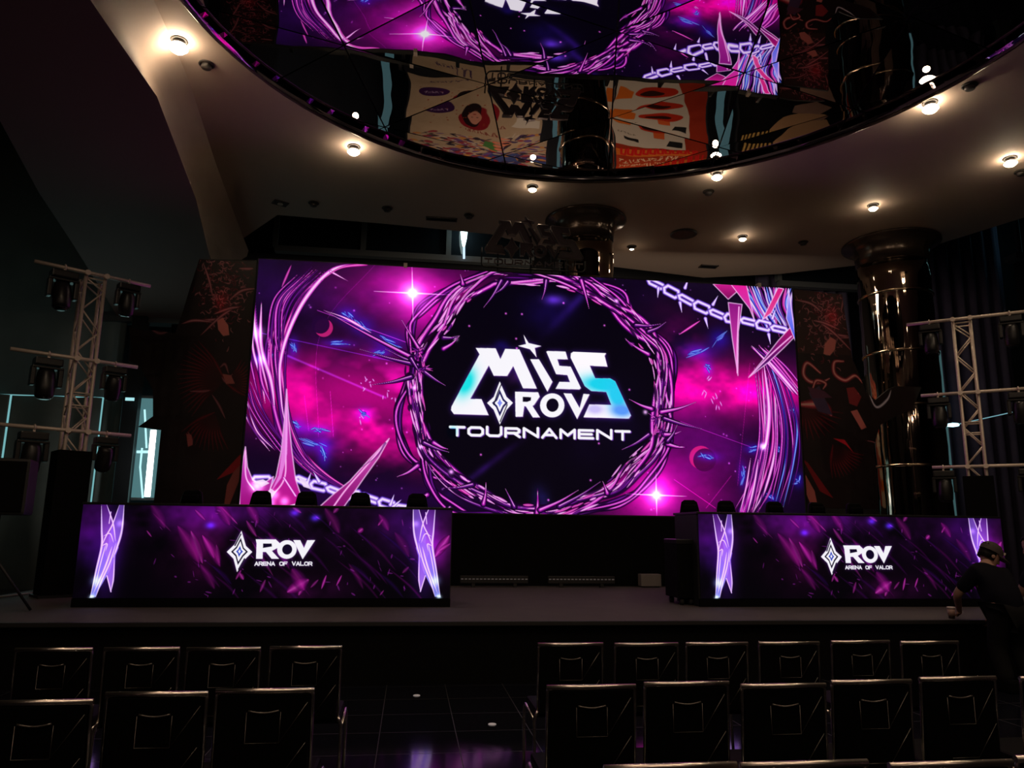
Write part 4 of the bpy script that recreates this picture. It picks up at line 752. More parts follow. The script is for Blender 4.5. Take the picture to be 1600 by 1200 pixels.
# ================= printed cut-out boards either side =================
def paint_board(right, w=260, h=430):
    src = [(1240, 450), (1420, 450), (1440, 795), (1260, 795)] if right else [(205, 404), (403, 407), (376, 792), (180, 788)]
    c = Canvas(w, h, src, 21 if right else 20); r = c.r; n = c.noise(30, 4); c.a[:] = (.05, .025, .03); c.a += (n*.05)[..., None]*np.array((1, .5, .6))
    tan = [(0, (.16, .05, .08)), (.5, (.42, .2, .24)), (1, (.62, .42, .45))]; red = [(0, (.1, .01, .04)), (1, (.36, .05, .13))]; wine = [(0, (.1, .01, .03)), (1, (.3, .04, .12))]
    X = (lambda x: x) if not right else (lambda x: 1243+(1.0*(400-x)))
    if right: c.poly([(1240, 450), (1345, 452), (1345, 560), (1240, 560)], (.16, .09, .09), .9)
    # ornament of hooks and blades at the head of the board
    cx, cy = (1290, 500) if right else (345, 455)
    for k in range(260):
        x = cx+r.randn()*21; y = cy+r.randn()*34-4; a = r.rand()*6.28; L = 4+9*r.rand(); b_ = a+(r.rand()-.5)*2
        c.stroke([(x, y), (x+L*.6*math.cos(a), y+L*.6*math.sin(a)), (x+L*math.cos(b_), y+L*math.sin(b_))], 1.2+2*r.rand(), tan if k % 3 else red, .85, 'spindle')
    P = [((285, 508), (320, 505), (355, 500)), ((310, 530), (340, 500), (368, 480)), ((330, 495), (355, 485), (372, 482)), ((356, 470), (375, 455), (400, 450)), ((312, 412), (322, 440), (328, 466)), ((280, 512), (300, 506), (330, 508)), ((370, 418), (385, 418), (394, 417))]
    for q in P: c.stroke([(X(x), y+(25 if right else 0)) for x, y in q], 5, tan, .95, 'spindle')
    c.blob(X(342), 475+(25 if right else 0), 10, 14, (.5, .08, .1), .6)
    c.poly([(X(x), y+(32 if right else 0)) for x, y in [(336, 505), (345, 500), (354, 512), (356, 528), (346, 530), (338, 520)]], (.62, .36, .34))
    # folded crimson fans (drapery)
    for fx, fy, a0, a1, L, cnt in ([(1262, 640, 2.6, .2, 55, 15), (1300, 700, .3, 1.6, 50, 12)] if right else [(350, 600, 2.3, 4.1, 75, 18), (352, 605, -1.0, .5, 46, 12), (335, 650, 1.2, 2.6, 60, 12)]):
        for k in range(cnt):
            a = a0+(a1-a0)*k/(cnt-1); c.stroke([(fx, fy), (fx+L*.5*math.cos(a+.1), fy+L*.5*math.sin(a+.1)), (fx+L*math.cos(a), fy+L*math.sin(a))], 9, [(0, (.06, .0, .02)), (.6, (.2, .015, .05)), (1, (.4, .04, .1))], .8, [.2, 1, .6, .1])
    if right:   # curling ribbons
        for q, wd in [([(1282, 590), (1262, 575), (1256, 592), (1266, 604), (1284, 604), (1296, 598)], 8), ([(1318, 570), (1304, 572), (1304, 590), (1320, 600), (1336, 592), (1348, 604)], 8), ([(1270, 615), (1276, 602), (1290, 606), (1286, 615)], 6), ([(1250, 640), (1285, 640), (1298, 655)], 16)]:
            c.stroke(q, wd, [(0, (.1, .01, .05)), (.5, (.45, .1, .16)), (1, (.8, .55, .52))], 1, [.5, 1, 1, .9, .3])
        c.poly([(1264, 622), (1280, 610), (1300, 655), (1278, 650)], (.2, .15, .25)); c.poly([(1262, 612), (1288, 618), (1300, 628), (1270, 630)], (.25, .12, .2))
        c.poly([(1300, 690), (1318, 692), (1332, 712), (1320, 700)], (.6, .08, .15)); c.poly([(1328, 648), (1338, 645), (1352, 672), (1344, 676)], (.6, .33, .32)); c.poly([(1322, 612), (1334, 610), (1345, 625), (1338, 640), (1326, 636)], (.4, .12, .14))
        c.stroke([(1356, 618), (1368, 640), (1385, 628), (1392, 612)], 4, [(0, (.3, .3, .4)), (1, (.8, .75, .8))], .9, 'spindle'); c.stroke([(1400, 605), (1415, 601), (1430, 602)], 4, red, 1, 'spindle')
        c.poly([(1254, 722), (1262, 728), (1300, 780), (1280, 770)], (.35, .05, .08)); c.poly([(1258, 745), (1272, 770), (1277, 795), (1268, 795), (1260, 775)], (.5, .26, .25)); c.stroke([(1350, 692), (1364, 695), (1372, 705)], 2.5, tan, .8, 'spindle')
    else:
        c.poly([(392, 700), (398, 702), (368, 740), (340, 752), (372, 718)], (.45, .05, .09)); c.poly([(380, 726), (366, 740), (356, 760), (352, 792), (360, 790), (374, 755)], (.42, .2, .2))
        for q in [((342, 580), (350, 575), (356, 590)), ((345, 595), (352, 602), (362, 590)), ((296, 618), (315, 618), (328, 616)), ((330, 622), (342, 640), (352, 660)), ((294, 680), (300, 690), (302, 700)), ((225, 517), (245, 528), (262, 524))]: c.stroke(q, 5, tan, .7, 'spindle')
        c.poly([(346, 590), (360, 592), (366, 605), (352, 606)], (.5, .27, .26)); c.poly([(292, 683), (300, 685), (302, 700), (295, 703)], (.5, .25, .25))
    return np.clip(c.a*1.55+.01, 0, 1)
BL = [(-3.52,5.83),(-2.63,5.86),(-2.63,1.91),(-3.84,1.94),(-3.83,2.15),(-3.8,2.39),(-3.84,2.8),(-3.83,3.05),(-4.18,3.09),(-3.98,3.26),(-4.02,3.67),(-4.21,3.96),(-4.24,4.02),(-4.42,4.11),(-4.4,4.32),(-4.48,4.66),(-4.27,4.61),(-4.02,4.62),(-3.78,4.58),(-3.7,4.91),(-3.63,5.3)]
BR = [(6.6,5.88),(7.52,5.83),(7.54,5.47),(7.62,4.66),(7.75,4.32),(7.82,4.07),(8.0,3.93),(8.26,4.13),(8.41,4.19),(8.9,4.19),(8.68,3.78),(8.36,3.65),(8.04,3.48),(7.89,3.08),(7.91,2.64),(7.89,1.95),(6.6,1.95)]
M_print = mat('printed board', (1, 1, 1), .45, attr='picture', spec=.4)
def board(poly, right, label):
    x0, x1 = min(p[0] for p in poly), max(p[0] for p in poly); z0, z1 = min(p[1] for p in poly), max(p[1] for p in poly); c = (x0+x1)/2
    r = empty('cutout_board', (c, 12.1, ZT), 0, label, 'cutout board', 'printed cut-out boards flanking the screen')
    lp = [(x-c, z-ZT) for x, z in poly]
    img = paint_board(right); q = [(x-c, z-ZT) for x, z in ((x0, z1), (x1, z1), (x1, z0), (x0, z0))]
    # the painter's frame is wider than the outline: lay it by the same corners
    fr = [(1240, 450), (1420, 450), (1440, 795), (1260, 795)] if right else [(205, 404), (403, 407), (376, 792), (180, 788)]
    fx = [at(px_, py_, 12.1) for px_, py_ in fr]; X0 = (fx[0].x+fx[3].x)/2; X1 = (fx[1].x+fx[2].x)/2; Zt = (fx[0].z+fx[1].z)/2; Zb = (fx[2].z+fx[3].z)/2
    bm = bmesh.new(); prism(bm, lp, .0, .035); finish('panel', bm, M_dark, r)
    picture('print', img, M_print, X0-c, X1-c, Zb-ZT, Zt-ZT, -.004, r, in_poly(lp))
    bm = bmesh.new(); xs = [p[0] for p in lp if p[1] < 1.5]; a_, b_ = min(xs)+.1, max(xs)-.1
    for x in (a_, b_): box(bm, x-.03, x+.03, .04, .09, 0, 3.2)
    box(bm, a_-.03, b_+.03, .04, .3, 0, .05); finish('stand', bm, M_dark, r)
board(BL, False, 'cut-out board with crimson ornament left of the big screen, wing reaching left'); board(BR, True, 'cut-out board with curling ribbons right of the big screen, dark wing over the column')

# ================= desks =================
DY = 8.72
def desk(x0, x1, label):
    c = (x0+x1)/2; w = (x1-x0)/2; r = empty('player_desk', (c, DY, ZT), 0, label, 'desk', 'player desks with LED fronts')
    bm = bmesh.new(); box(bm, -w-.01, w+.01, .02, .78, 0, 1.06, .006); finish('body', bm, M_dark, r)
    bm = bmesh.new(); box(bm, -w-.015, w+.015, -.005, .82, 1.062, 1.09, .005); finish('desk_top', bm, M_plastic, r)
    bm = bmesh.new(); box(bm, -w-.01, w+.01, -.005, .03, 0, .09); finish('base', bm, M_black, r)
    return r, w
d1, w = desk(at(131, 788, DY).x, at(706, 796, DY).x, 'left player desk whose LED front shows the white emblem and purple shards')
img = paint_desk(); M_dd = display_mat('desk display', .95)
disp = picture('display', img, M_dd, -w, w, .095, 1.062, -.012, d1)
d2, w2 = desk(at(1090, 800, DY).x, at(1090, 800, DY).x+2*w, 'right player desk whose LED front shows the white emblem, partly hidden by a person')
dc = disp.copy(); COL.objects.link(dc); dc.parent = d2

def gaming_chair(x, y, rz, label):
    r = empty('gaming_chair', (x, y, ZT), rz, label, 'gaming chair', 'gaming chairs behind the desks'); r.scale = (.86, .86, .98)
    # backrest outline with winged shoulders, facing -y
    bm = bmesh.new(); prof = [(0, .0, .2), (.1, .0, .24), (.3, -.01, .25), (.5, -.0, .23), (.62, .01, .2), (.7, .02, .165), (.78, .03, .15), (.85, .035, .13), (.88, .04, .08)]; rows = []
    for z, yy, hw in prof:
        row = []
        for k in range(14):
            a = 2*math.pi*k/14; row.append(bm.verts.new((hw*math.copysign(abs(math.cos(a))**.6, math.cos(a)), yy+.06*math.sin(a)-.05*(abs(math.cos(a))**3), .45+z)))
        rows.append(row)
    for A, B in zip(rows, rows[1:]):
        for k in range(14): f = bm.faces.new((A[k], A[(k+1) % 14], B[(k+1) % 14], B[k])); f.smooth = True
    bm.faces.new(rows[0]); bm.faces.new(rows[-1]); bmesh.ops.recalc_face_normals(bm, faces=bm.faces); bmesh.ops.translate(bm, vec=(0, .24, 0), verts=bm.verts); finish('backrest', bm, M_leather, r)
    bm = bmesh.new(); box(bm, -.12, .12, .14, .19, 1.17, 1.27, .03); finish('headrest_pillow', bm, M_leather, r)
    bm = bmesh.new(); box(bm, -.26, .26, -.28, .22, .4, .5, .04); finish('seat', bm, M_leather, r)
    for s in (-1, 1): bm = bmesh.new(); box(bm, s*.3-.04, s*.3+.04, -.14, .12, .64, .67, .01); box(bm, s*.3-.015, s*.3+.015, -.03, .02, .42, .64); box(bm, min(s*.2, s*.3), max(s*.2, s*.3), -.03, .02, .41, .43); finish('armrest', bm, M_plastic, r)
    bm = bmesh.new(); lathe(bm, [(.03, .1), (.03, .4)], n=12); finish('gas_lift', bm, M_darkchrome, r, True)
    bm = bmesh.new()
    for k in range(5): a = 2*math.pi*k/5+.3; sweep(bm, [(0, 0, .12), (.3*math.cos(a), .3*math.sin(a), .07)], .022, 6)
    b_ = finish('star_base', bm, M_plastic, r)
    for k in range(5):
        a = 2*math.pi*k/5+.3; bm = bmesh.new(); lathe(bm, [(0, -.02), (.03, -.02), (.03, .02), (0, .02)], (.0, .3*math.sin(a), .03), 10, axis='x'); bmesh.ops.translate(bm, vec=(.3*math.cos(a), 0, 0), verts=bm.verts); finish('caster', bm, M_rubber, b_)
    return r
wl = ['far left', 'second from left', 'middle', 'second from right', 'rightmost']
for k, px_ in enumerate((290, 402, 476, 563, 655)): g = gaming_chair(at(px_, 780, 9.85).x, 9.85, (k-2)*.06, 'black gaming chair top behind the left desk, %s of its five' % wl[k])
for k, px_ in enumerate((1082, 1141, 1219, 1287, 1348)): g = gaming_chair(at(px_, 780, 10.3).x, 10.3, (k-2)*.06, 'black gaming chair behind the right desk, %s of its five' % wl[k])
a, b = at(1048, 842, 9.1), at(1089, 935, 8.9); r = empty('flight_case', ((a.x+b.x)/2, 9.15, ZT), 0, 'black flight case standing against the left end of the right desk', 'case'); w_ = (b.x-a.x)/2
bm = bmesh.new(); box(bm, -w_, w_, -.25, .2, .08, a.z-ZT-.06, .01); finish('body', bm, M_black, r); bm = bmesh.new(); box(bm, -w_-.005, w_+.005, -.255, .205, a.z-ZT-.058, a.z-ZT, .01); finish('lid', bm, M_plastic, r)
for sx in (-1, 1):
    for sy in (-.2, .15): bm = bmesh.new(); lathe(bm, [(0, -.02), (.04, -.02), (.04, .02), (0, .02)], (0, sy, .04), 10, axis='x'); bmesh.ops.translate(bm, vec=(sx*(w_-.06), 0, 0), verts=bm.verts); finish('caster', bm, M_rubber, r)

# ================= lighting towers =================
def moving_head(P, rz, tilt, label, s=1.):
    r = empty('moving_head_light', P, rz, label, 'stage light', 'moving head lights on the towers'); r.scale = (s, s, s)
    bm = bmesh.new(); sweep(bm, [(.0, 0, .035), (0, .03, .02), (0, .03, -.02), (0, 0, -.04), (0, -.03, -.02), (0, -.03, .02)], .012, 6, True); box(bm, -.015, .015, -.015, .015, -.07, -.03); finish('clamp', bm, M_alu, r)
    bm = bmesh.new(); box(bm, -.17, .17, -.11, .11, -.18, -.07, .02); finish('base', bm, M_plastic, r)
    bm = bmesh.new()
    for sx in (-1, 1): box(bm, sx*.165-.03, sx*.165+.03, -.07, .07, -.46, -.2, .015)
    box(bm, -.19, .19, -.08, .08, -.22, -.185, .01); finish('yoke', bm, M_plastic, r)
    bm = bmesh.new(); lathe(bm, [(0, -.2), (.09, -.2), (.115, -.17), (.125, -.05), (.125, .05), (.11, .15), (.09, .2), (0, .2)][::-1], (0, 0, 0), 18)
    bmesh.ops.transform(bm, matrix=Matrix.Translation((0, 0, -.42)) @ Matrix.Rotation(tilt, 4, 'X'), verts=bm.verts); h_ = finish('head', bm, M_plastic, r, True)
    bm = bmesh.new(); lathe(bm, [(.085, -.203), (.07, -.212), (0, -.215)], (0, 0, 0), 18); bmesh.ops.transform(bm, matrix=Matrix.Translation((0, 0, -.42)) @ Matrix.Rotation(tilt, 4, 'X'), verts=bm.verts); finish('lens', bm, M_glass, h_, True)
    return r
def tower(X, Y, rz, ztop, zcov, side, bars, label):
    r = empty('lighting_tower', (X, Y, ZT), rz, label, 'truss tower'); H_ = ztop-ZT; w = .112
    bm = bmesh.new()
    for sx in (-1, 1):
        for sy in (-1, 1): sweep(bm, [(sx*w, sy*w, .03), (sx*w, sy*w, H_)], .022, 8)
    finish('chord', bm, M_alu, r); bm = bmesh.new(); z = zcov-ZT-.1; k = 0
    while z < H_-.1:
        z2 = min(z+.27, H_-.02); s = 1 if k % 2 else -1
        for (a_, b_) in (((-w*s, -w), (w*s, -w)), ((-w*s, w), (w*s, w)), ((-w, -w*s), (-w, w*s)), ((w, -w*s), (w, w*s))): sweep(bm, [(a_[0], a_[1], z), (b_[0], b_[1], z2)], .011, 6)
        z = z2; k += 1
    for zz in (H_-.02, H_*.62, H_*.58):
        for (a_, b_) in (((-w, -w), (w, -w)), ((-w, w), (w, w)), ((-w, -w), (-w, w)), ((w, -w), (w, w))): sweep(bm, [(*a_, zz), (*b_, zz)], .011, 6)
    o = finish('lacing', bm, M_alu, r)
    bm = bmesh.new(); box(bm, -.19, .19, -.19, .19, .0, zcov-ZT, .01); finish('black_cover', bm, M_black, r)
    bm = bmesh.new(); box(bm, -.22, .22, -.22, .22, 0, .03); finish('base_plate', bm, M_dark, r)
    for (z, l0, l1) in bars: bm = bmesh.new(); sweep(bm, [(l0, -w-.05, z-ZT), (l1, -w-.05, z-ZT)], .024, 10); [sweep(bm, [(x, -w-.08, z-ZT), (x, -w-.02, z-ZT)], .035, 8) for x in (-w, w)]; finish('cross_bar', bm, M_alu, r)
    return r
def on_bar(X, Y, rz, l): return X+l*math.cos(rz)+(.185)*math.sin(rz), Y+l*math.sin(rz)-.185*math.cos(rz)
def fit(bm): return bm
TLX, TLY, TLR = at(138, 500, 10.).x, 10., math.radians(36); TRX, TRY, TRR = at(1508, 560, 10.).x, 10., math.radians(-38)
zl = [at(145, 430, 9.9).z, at(135, 563, 9.9).z, at(117, 674, 9.9).z]; zr = [at(1505, 499, 9.9).z, at(1518, 614, 9.9).z, at(1530, 729, 9.9).z]
tower(TLX, TLY, TLR, zl[0]-.03, 2.5, -1, [(zl[0], -.7, .65), (zl[1], -.82, .6), (zl[2], -.87, .61)], 'left lighting tower, silver truss above a black cover, beside the left desk')
tower(TRX, TRY, TRR, zr[0]-.03, 2.45, 1, [(zr[0], -.72, .84), (zr[1], -.62, .8), (zr[2], -.56, .9)], 'right lighting tower, silver truss with cross bars, right of the mirrored column')
rowl = ['top', 'middle', 'bottom']
for i, (a_, b_) in enumerate(((-.37, .38), (-.42, .33), (-.47, .32))):
    for l, sd in ((a_, 'left'), (b_, 'right')): x, y = on_bar(TLX, TLY, TLR, l); moving_head((x, y, zl[i]), TLR, .15*(i-1)+(.2 if l > 0 else -.1), 'moving head light hanging from the %s bar of the left tower, %s side' % (rowl[i], sd), (.88 if l < 0 else .76))
for i, (a_, b_) in enumerate(((-.42, .6), (-.4, .6), (-.42, .62))):
    for l, sd in ((a_, 'left'), (b_, 'right')): x, y = on_bar(TRX, TRY, TRR, l); moving_head((x, y, zr[i]), TRR, .1*(i-1)+(.15 if l > 0 else -.1), 'moving head light hanging from the %s bar of the right tower, %s side' % (rowl[i], sd), .8)
# loudspeaker at the left edge
a, b = at(-45, 715, 8.), at(36, 805, 8.); r = empty('loudspeaker', ((a.x+b.x)/2, 8.1, ZT), .25, 'big black loudspeaker on a pole cut by the left edge, below the lights', 'loudspeaker'); w_ = (b.x-a.x)/2*.94
bm = bmesh.new(); box(bm, -w_, w_, -.2, .2, b.z-ZT, a.z-ZT, .03); finish('cabinet', bm, M_dark, r); bm = bmesh.new(); box(bm, -w_+.03, w_-.03, -.212, -.198, b.z-ZT+.03, a.z-ZT-.03, .005); finish('grille', bm, M_black, r)
bm = bmesh.new(); sweep(bm, [(0, 0, .35), (0, 0, b.z-ZT)], .02, 8); finish('pole', bm, M_dark, r)
for k in range(3): a_ = 2.1*k+.4; bm = bmesh.new(); sweep(bm, [(0, 0, .55), (.38*math.cos(a_), .38*math.sin(a_), .012)], .014, 6); finish('leg', bm, M_dark, r)

# ================= shop hoardings far behind the screen =================
def hoard(name, x0, x1, z0, z1, img, label):
    c = (x0+x1)/2; r = empty(name, (c, 17.3, F0), 0, label, 'poster'); z0 -= F0; z1 -= F0; picture('print', img, mat('printed vinyl', (1, 1, 1), .5, attr='picture'), x0-c, x1-c, z0, z1, -.005, r); bm = bmesh.new(); box(bm, x0-c-.05, x1-c+.05, 0, .06, 0, z1+.05); finish('backing', bm, M_dark, r)
def glyphs(c, x0, x1, y, h, col, n, ramp=None):
    r = c.r; w = (x1-x0)/n
    for i in range(n):
        x = x0+i*w
        for k in range(3): p = r.randint(0, 3, 4); c.stroke([(x+w*.72*p[0]/2, y+h*p[1]/2), (x+w*.72*p[2]/2, y+h*p[3]/2+.01)], w*.2, [(0, col), (1, col)], .95, 'even', smooth=False)
def poster_a(w=300, h=450):
    c = Canvas(w, h, [(0, 0), (100, 0), (100, 150), (0, 150)], 31); r = c.r; n = c.noise(40, 4); c.a[:] = (.78, .68, .55); c.a -= (n*.1)[..., None]
    c.poly([(0, 0), (100, 0), (100, 34), (60, 44), (30, 30), (0, 42)], (.25, .3, .5)); c.blob(8, 14, 22, 12, (.5, .5, .5), 1.)
    for k in range(12): x = 14+k*3.4; c.poly([(x, 12+2*r.rand()), (x+2, 12), (x+2.2, 26), (x-.4, 27)], (.75, .72, .65))
    for k in range(260): x = r.rand()*100; y = 28+r.rand()*34; a = (r.rand()-.5)*1.4; c.stroke([(x, y), (x+7*math.cos(a), y+7*math.sin(a))], 1+3*r.rand(), [(0, [(.2, .16, .28), (.5, .15, .2), (.75, .45, .2), (.35, .25, .45), (.7, .6, .5), (.12, .1, .15)][k % 6])]*1+[(1, [(.3, .2, .4), (.7, .2, .25), (.85, .6, .3), (.45, .3, .6), (.85, .8, .7), (.2, .15, .2)][k % 6])], .9, 'spindle', smooth=False)
    c.poly([(55, 48), (66, 46), (66, 60), (58, 60)], (.3, .5, .25)); 
    for k in range(3): c.stroke([(66, 50+5*k), (76, 50+5*k)], 4, [(0, (.85, .4, .3)), (1, (.95, .65, .5))], 1, smooth=False)
    glyphs(c, 42, 70, 70, 5, (.5, .15, .12), 9); c.poly(ring_pts(50, 90, 14, 15, 24), (.55, .1, .14)); c.poly(ring_pts(48, 96, 9, 16, 20), (.12, .06, .07)); c.poly(ring_pts(51, 94, 6.5, 9, 20), (.8, .55, .45)); 
    for x in (48.5, 53.5): c.poly(ring_pts(x, 93, 1.1, .6, 8), (.1, .05, .05))
    c.poly(ring_pts(51, 99, 1.8, .8, 8), (.6, .1, .12)); c.poly(ring_pts(20, 108, 13, 11, 24), (.25, .1, .3)); glyphs(c, 12, 28, 104, 4, (.7, .6, .7), 5); glyphs(c, 15, 45, 136, 4, (.2, .1, .3), 9)
    for k in range(26): c.poly(ring_pts(r.rand()*90+4, 70+r.rand()*60, .8, .8, 8), (.6, .25, .15))
    c.poly([(74, 76), (98, 70), (98, 84), (80, 86)], (.85, .8, .72)); return np.clip(c.a, 0, 1)
def poster_b(w=300, h=450):
    c = Canvas(w, h, [(0, 0), (100, 0), (100, 150), (0, 150)], 32); n = c.noise(40, 4); c.a[:] = (.62, .2, .1); c.a -= (n*.08)[..., None]
    c.blob(20, 20, 40, 20, (.15, .08, .0), 1.)
    for i, (y, h_, k) in enumerate([(10, 5, 16), (18, 5, 16), (28, 4, 18), (36, 5, 14)]): glyphs(c, 4, 92, y, h_, (.85, .7, .55), k)
    c.poly([(0, 46), (100, 40), (100, 52), (0, 58)], (.8, .4, .12)); 
    for k in range(11): x = 6+k*8.3; c.stroke([(x, 58), (x, 48), (x+5, 47), (x+5.5, 57)], 2.6, [(0, (.75, .05, .06)), (1, (.8, .08, .08))], 1, 'even', smooth=False)
    c.poly([(0, 64), (78, 58), (80, 100), (70, 150), (0, 150)], (.75, .7, .62)); c.poly([(58, 66), (74, 64), (76, 76), (62, 78)], (.08, .08, .08)); c.poly([(10, 70), (26, 69), (26, 72), (10, 73)], (.1, .08, .08)); glyphs(c, 5, 24, 78, 2, (.3, .25, .2), 8); c.poly([(44, 80), (56, 80), (56, 90), (44, 90)], (.8, .35, .15))
    for y in (98, 124): c.poly([(x_, y_) for x_, y_ in ring_pts(48, y, 24, 9, 24)], (.7, .16, .06)); c.poly(ring_pts(44, y-2, 14, 4, 20), (.2, .07, .04)); c.poly([(0, y-6), (20, y-8), (22, y+4), (4, y+10)], (.8, .4, .12))
    return np.clip(c.a, 0, 1)
def poster_c(w=300, h=420):
    c = Canvas(w, h, [(0, 0), (100, 0), (100, 140), (0, 140)], 33); n = c.noise(30, 4); c.a[:] = (.03, .025, .03); glyphs(c, 40, 62, 12, 5, (.5, .45, .45), 6)
    c.poly([(30, 40), (46, 28), (70, 26), (96, 22), (100, 60), (84, 88), (62, 96), (44, 84), (30, 60)], (.72, .56, .4)); c.poly([(44, 40), (70, 30), (88, 40), (60, 52)], (.12, .07, .05))
    for k in range(9): x = 2+k*3.6; c.stroke([(x, 26), (x+4, 58)], 2.3, [(0, (.6, .45, .2)), (1, (.9, .75, .45))], 1, 'even', smooth=False)
    for k in range(9): x = 68+k*3.6; c.stroke([(x, 48-k), (x+3, 62)], 2, [(0, (.55, .35, .25)), (1, (.75, .55, .4))], 1, 'even', smooth=False)
    c.poly([(54, 96), (80, 88), (92, 104), (80, 122), (58, 112)], (.6, .47, .4)); c.a -= (n*.04)[..., None]; return np.clip(c.a, 0, 1)
hoard('shop_poster', -.42, 2.95, 2.5, 5.7, poster_a(), 'cream shop hoarding with a woman and doodles, seen upside down in the mirror ceiling')
hoard('shop_poster', 4.75, 7.3, 2.3, 5.6, poster_b(), 'orange printed shop hoarding seen in the mirror ceiling right of the reflected column')
hoard('shop_poster', 8.1, 11.2, 1.6, 5.4, poster_c(), 'black shop hoarding with a cream shape, seen in the mirror and between board and column')
for i, x in enumerate((-1.0, 3.3, 7.65, 13.)):
    bm = bmesh.new(); box(bm, x-.1, x+.12, 17.0, 17.06, .5, 6.2); finish('window_%d' % (20+i), bm, M_daydim, kind='structure')
# small round floor markers
for (x, y), lb in (((651, 1087), 'small round pale marker on the aisle floor, the farther one nearer the stage'), ((769, 1132), 'small round pale marker on the aisle floor, the nearer one by the right chairs')):
    p = atz(x, y, F0); bm = bmesh.new(); lathe(bm, [(.03, 0), (.03, .004), (.026, .006), (0, .006)], (0, 0, 0), 20); o = finish('floor_marker', bm, mat('pale marker', (.75, .7, .68), .5, emit=(.8, .75, .8), es=.12), None, True); o.location = (p.x, p.y, F0); tag(o, lb, 'floor marker')

# ================= audience chairs =================
def stack_chair():
    r = empty('audience_chair', (0, 0, 0)); W = .222
    # chrome back frame: square-ish tube loop, a touch raked
    bm = bmesh.new(); pts = arc([(-W, .03, .40), (-W, -.0, .835), (W, -.0, .835), (W, .03, .40)], .018, 3); sweep(bm, pts, .009, 8, flat=1.); finish('back_frame', bm, M_chrome, r)
    bm = bmesh.new(); sweep(bm, [(-W-.006, -.001, .839), (W+.006, -.001, .839)], .0125, 12); finish('top_rail', bm, M_rail, r)
    bm = bmesh.new(); box(bm, -W+.01, W-.01, -.006, .03, .42, .828, .008); finish('backrest', bm, M_leather, r)
    bm = bmesh.new(); sweep(bm, [(-.07+.14*k/8, -.012, .757-.010*math.sin(math.pi*k/8)) for k in range(9)], .0045, 6); finish('handle_slot', bm, M_darkchrome, r)
    bm = bmesh.new()
    for q in ([(-.078, -.009, .75), (-.078, -.009, .62), (.078, -.009, .62), (.078, -.009, .75)], [(-.078, -.009, .46), (.078, -.009, .46)], [(.078, -.009, .62), (.2, -.009, .79)], [(.078, -.009, .46), (.2, -.009, .62)]): sweep(bm, q, .0017, 6)
    finish('piping', bm, M_darkchrome, r)
    bm = bmesh.new(); box(bm, -.235, .235, .03, .47, .385, .44, .02); finish('seat', bm, M_leather, r)
    for s in (-1, 1):
        x = s*.246
        bm = bmesh.new(); sweep(bm, arc([(s*W, .02, .43), (x, .03, .38), (x, -.02, .0)], .04), .011, 8); finish('leg', bm, M_chrome, r)
        bm = bmesh.new(); sweep(bm, arc([(x, .05, .375), (x, .44, .40), (x, .50, .32), (x, .47, 0)], .08), .012, 8); finish('leg', bm, M_chrome, r)
    return r
proto = stack_chair(); first = True
def place(px0, px1, py_, Z, label, grp, rz=0.):
    global first
    p = atz((px0+px1)/2, py_, Z)
    c = proto if first else copy_tree(proto); first = False
    c.location = (p.x, p.y, F0); c.scale = (.85, .85, .895); c.rotation_euler = (0, 0, rz); tag(c, label, 'chair', grp); return c
ordn = ['first', 'second', 'third', 'fourth', 'fifth', 'sixth']
for i, (a_, b_, y) in enumerate([(20, 150, 1014), (160, 285, 1013), (290, 410, 1013), (420, 537, 1011)]): place(a_, b_, y, .955, 'black chair with chrome top rail, left block front row, %s from the left' % ordn[i], 'audience chairs', .01*(i % 2))
for i, (a_, b_, y, rz) in enumerate([(-22, 141, 1096, .02), (165, 327, 1083, -.03), (338, 492, 1078, 0)]): place(a_, b_, y, .955, 'black chair with chrome top rail, left block second row, %s' % ['cut by the left picture edge', 'middle of the three seen', 'beside the aisle'][i], 'audience chairs', rz)
for i, (a_, b_) in enumerate([(838, 945), (958, 1062), (1070, 1170), (1182, 1283), (1296, 1392), (1404, 1500)]): place(a_, b_, (1006, 1006, 1005, 1004, 1002, 1003)[i], .955, 'black chair with chrome top rail, right block front row, %s from the aisle' % ordn[i], 'audience chairs')
for i, (a_, b_) in enumerate([(855, 993), (1005, 1140), (1158, 1290), (1296, 1426), (1436, 1556), (1590, 1712)]): place(a_, b_, (1072, 1067, 1070, 1064, 1059, 1058)[i], .955, 'black chair with chrome top rail, right block second row, %s from the aisle' % ordn[i], 'audience chairs', (.0, .01, -.01, .0, .01, 0)[i])
for i, (a_, b_) in enumerate([(950, 1146), (1159, 1354), (1392, 1579), (1584, 1770)]): place(a_, b_, (1196, 1192, 1192, 1181)[i], .955, 'right block third row chair, only its top rail in view, %s from aisle' % ordn[i], 'audience chairs')

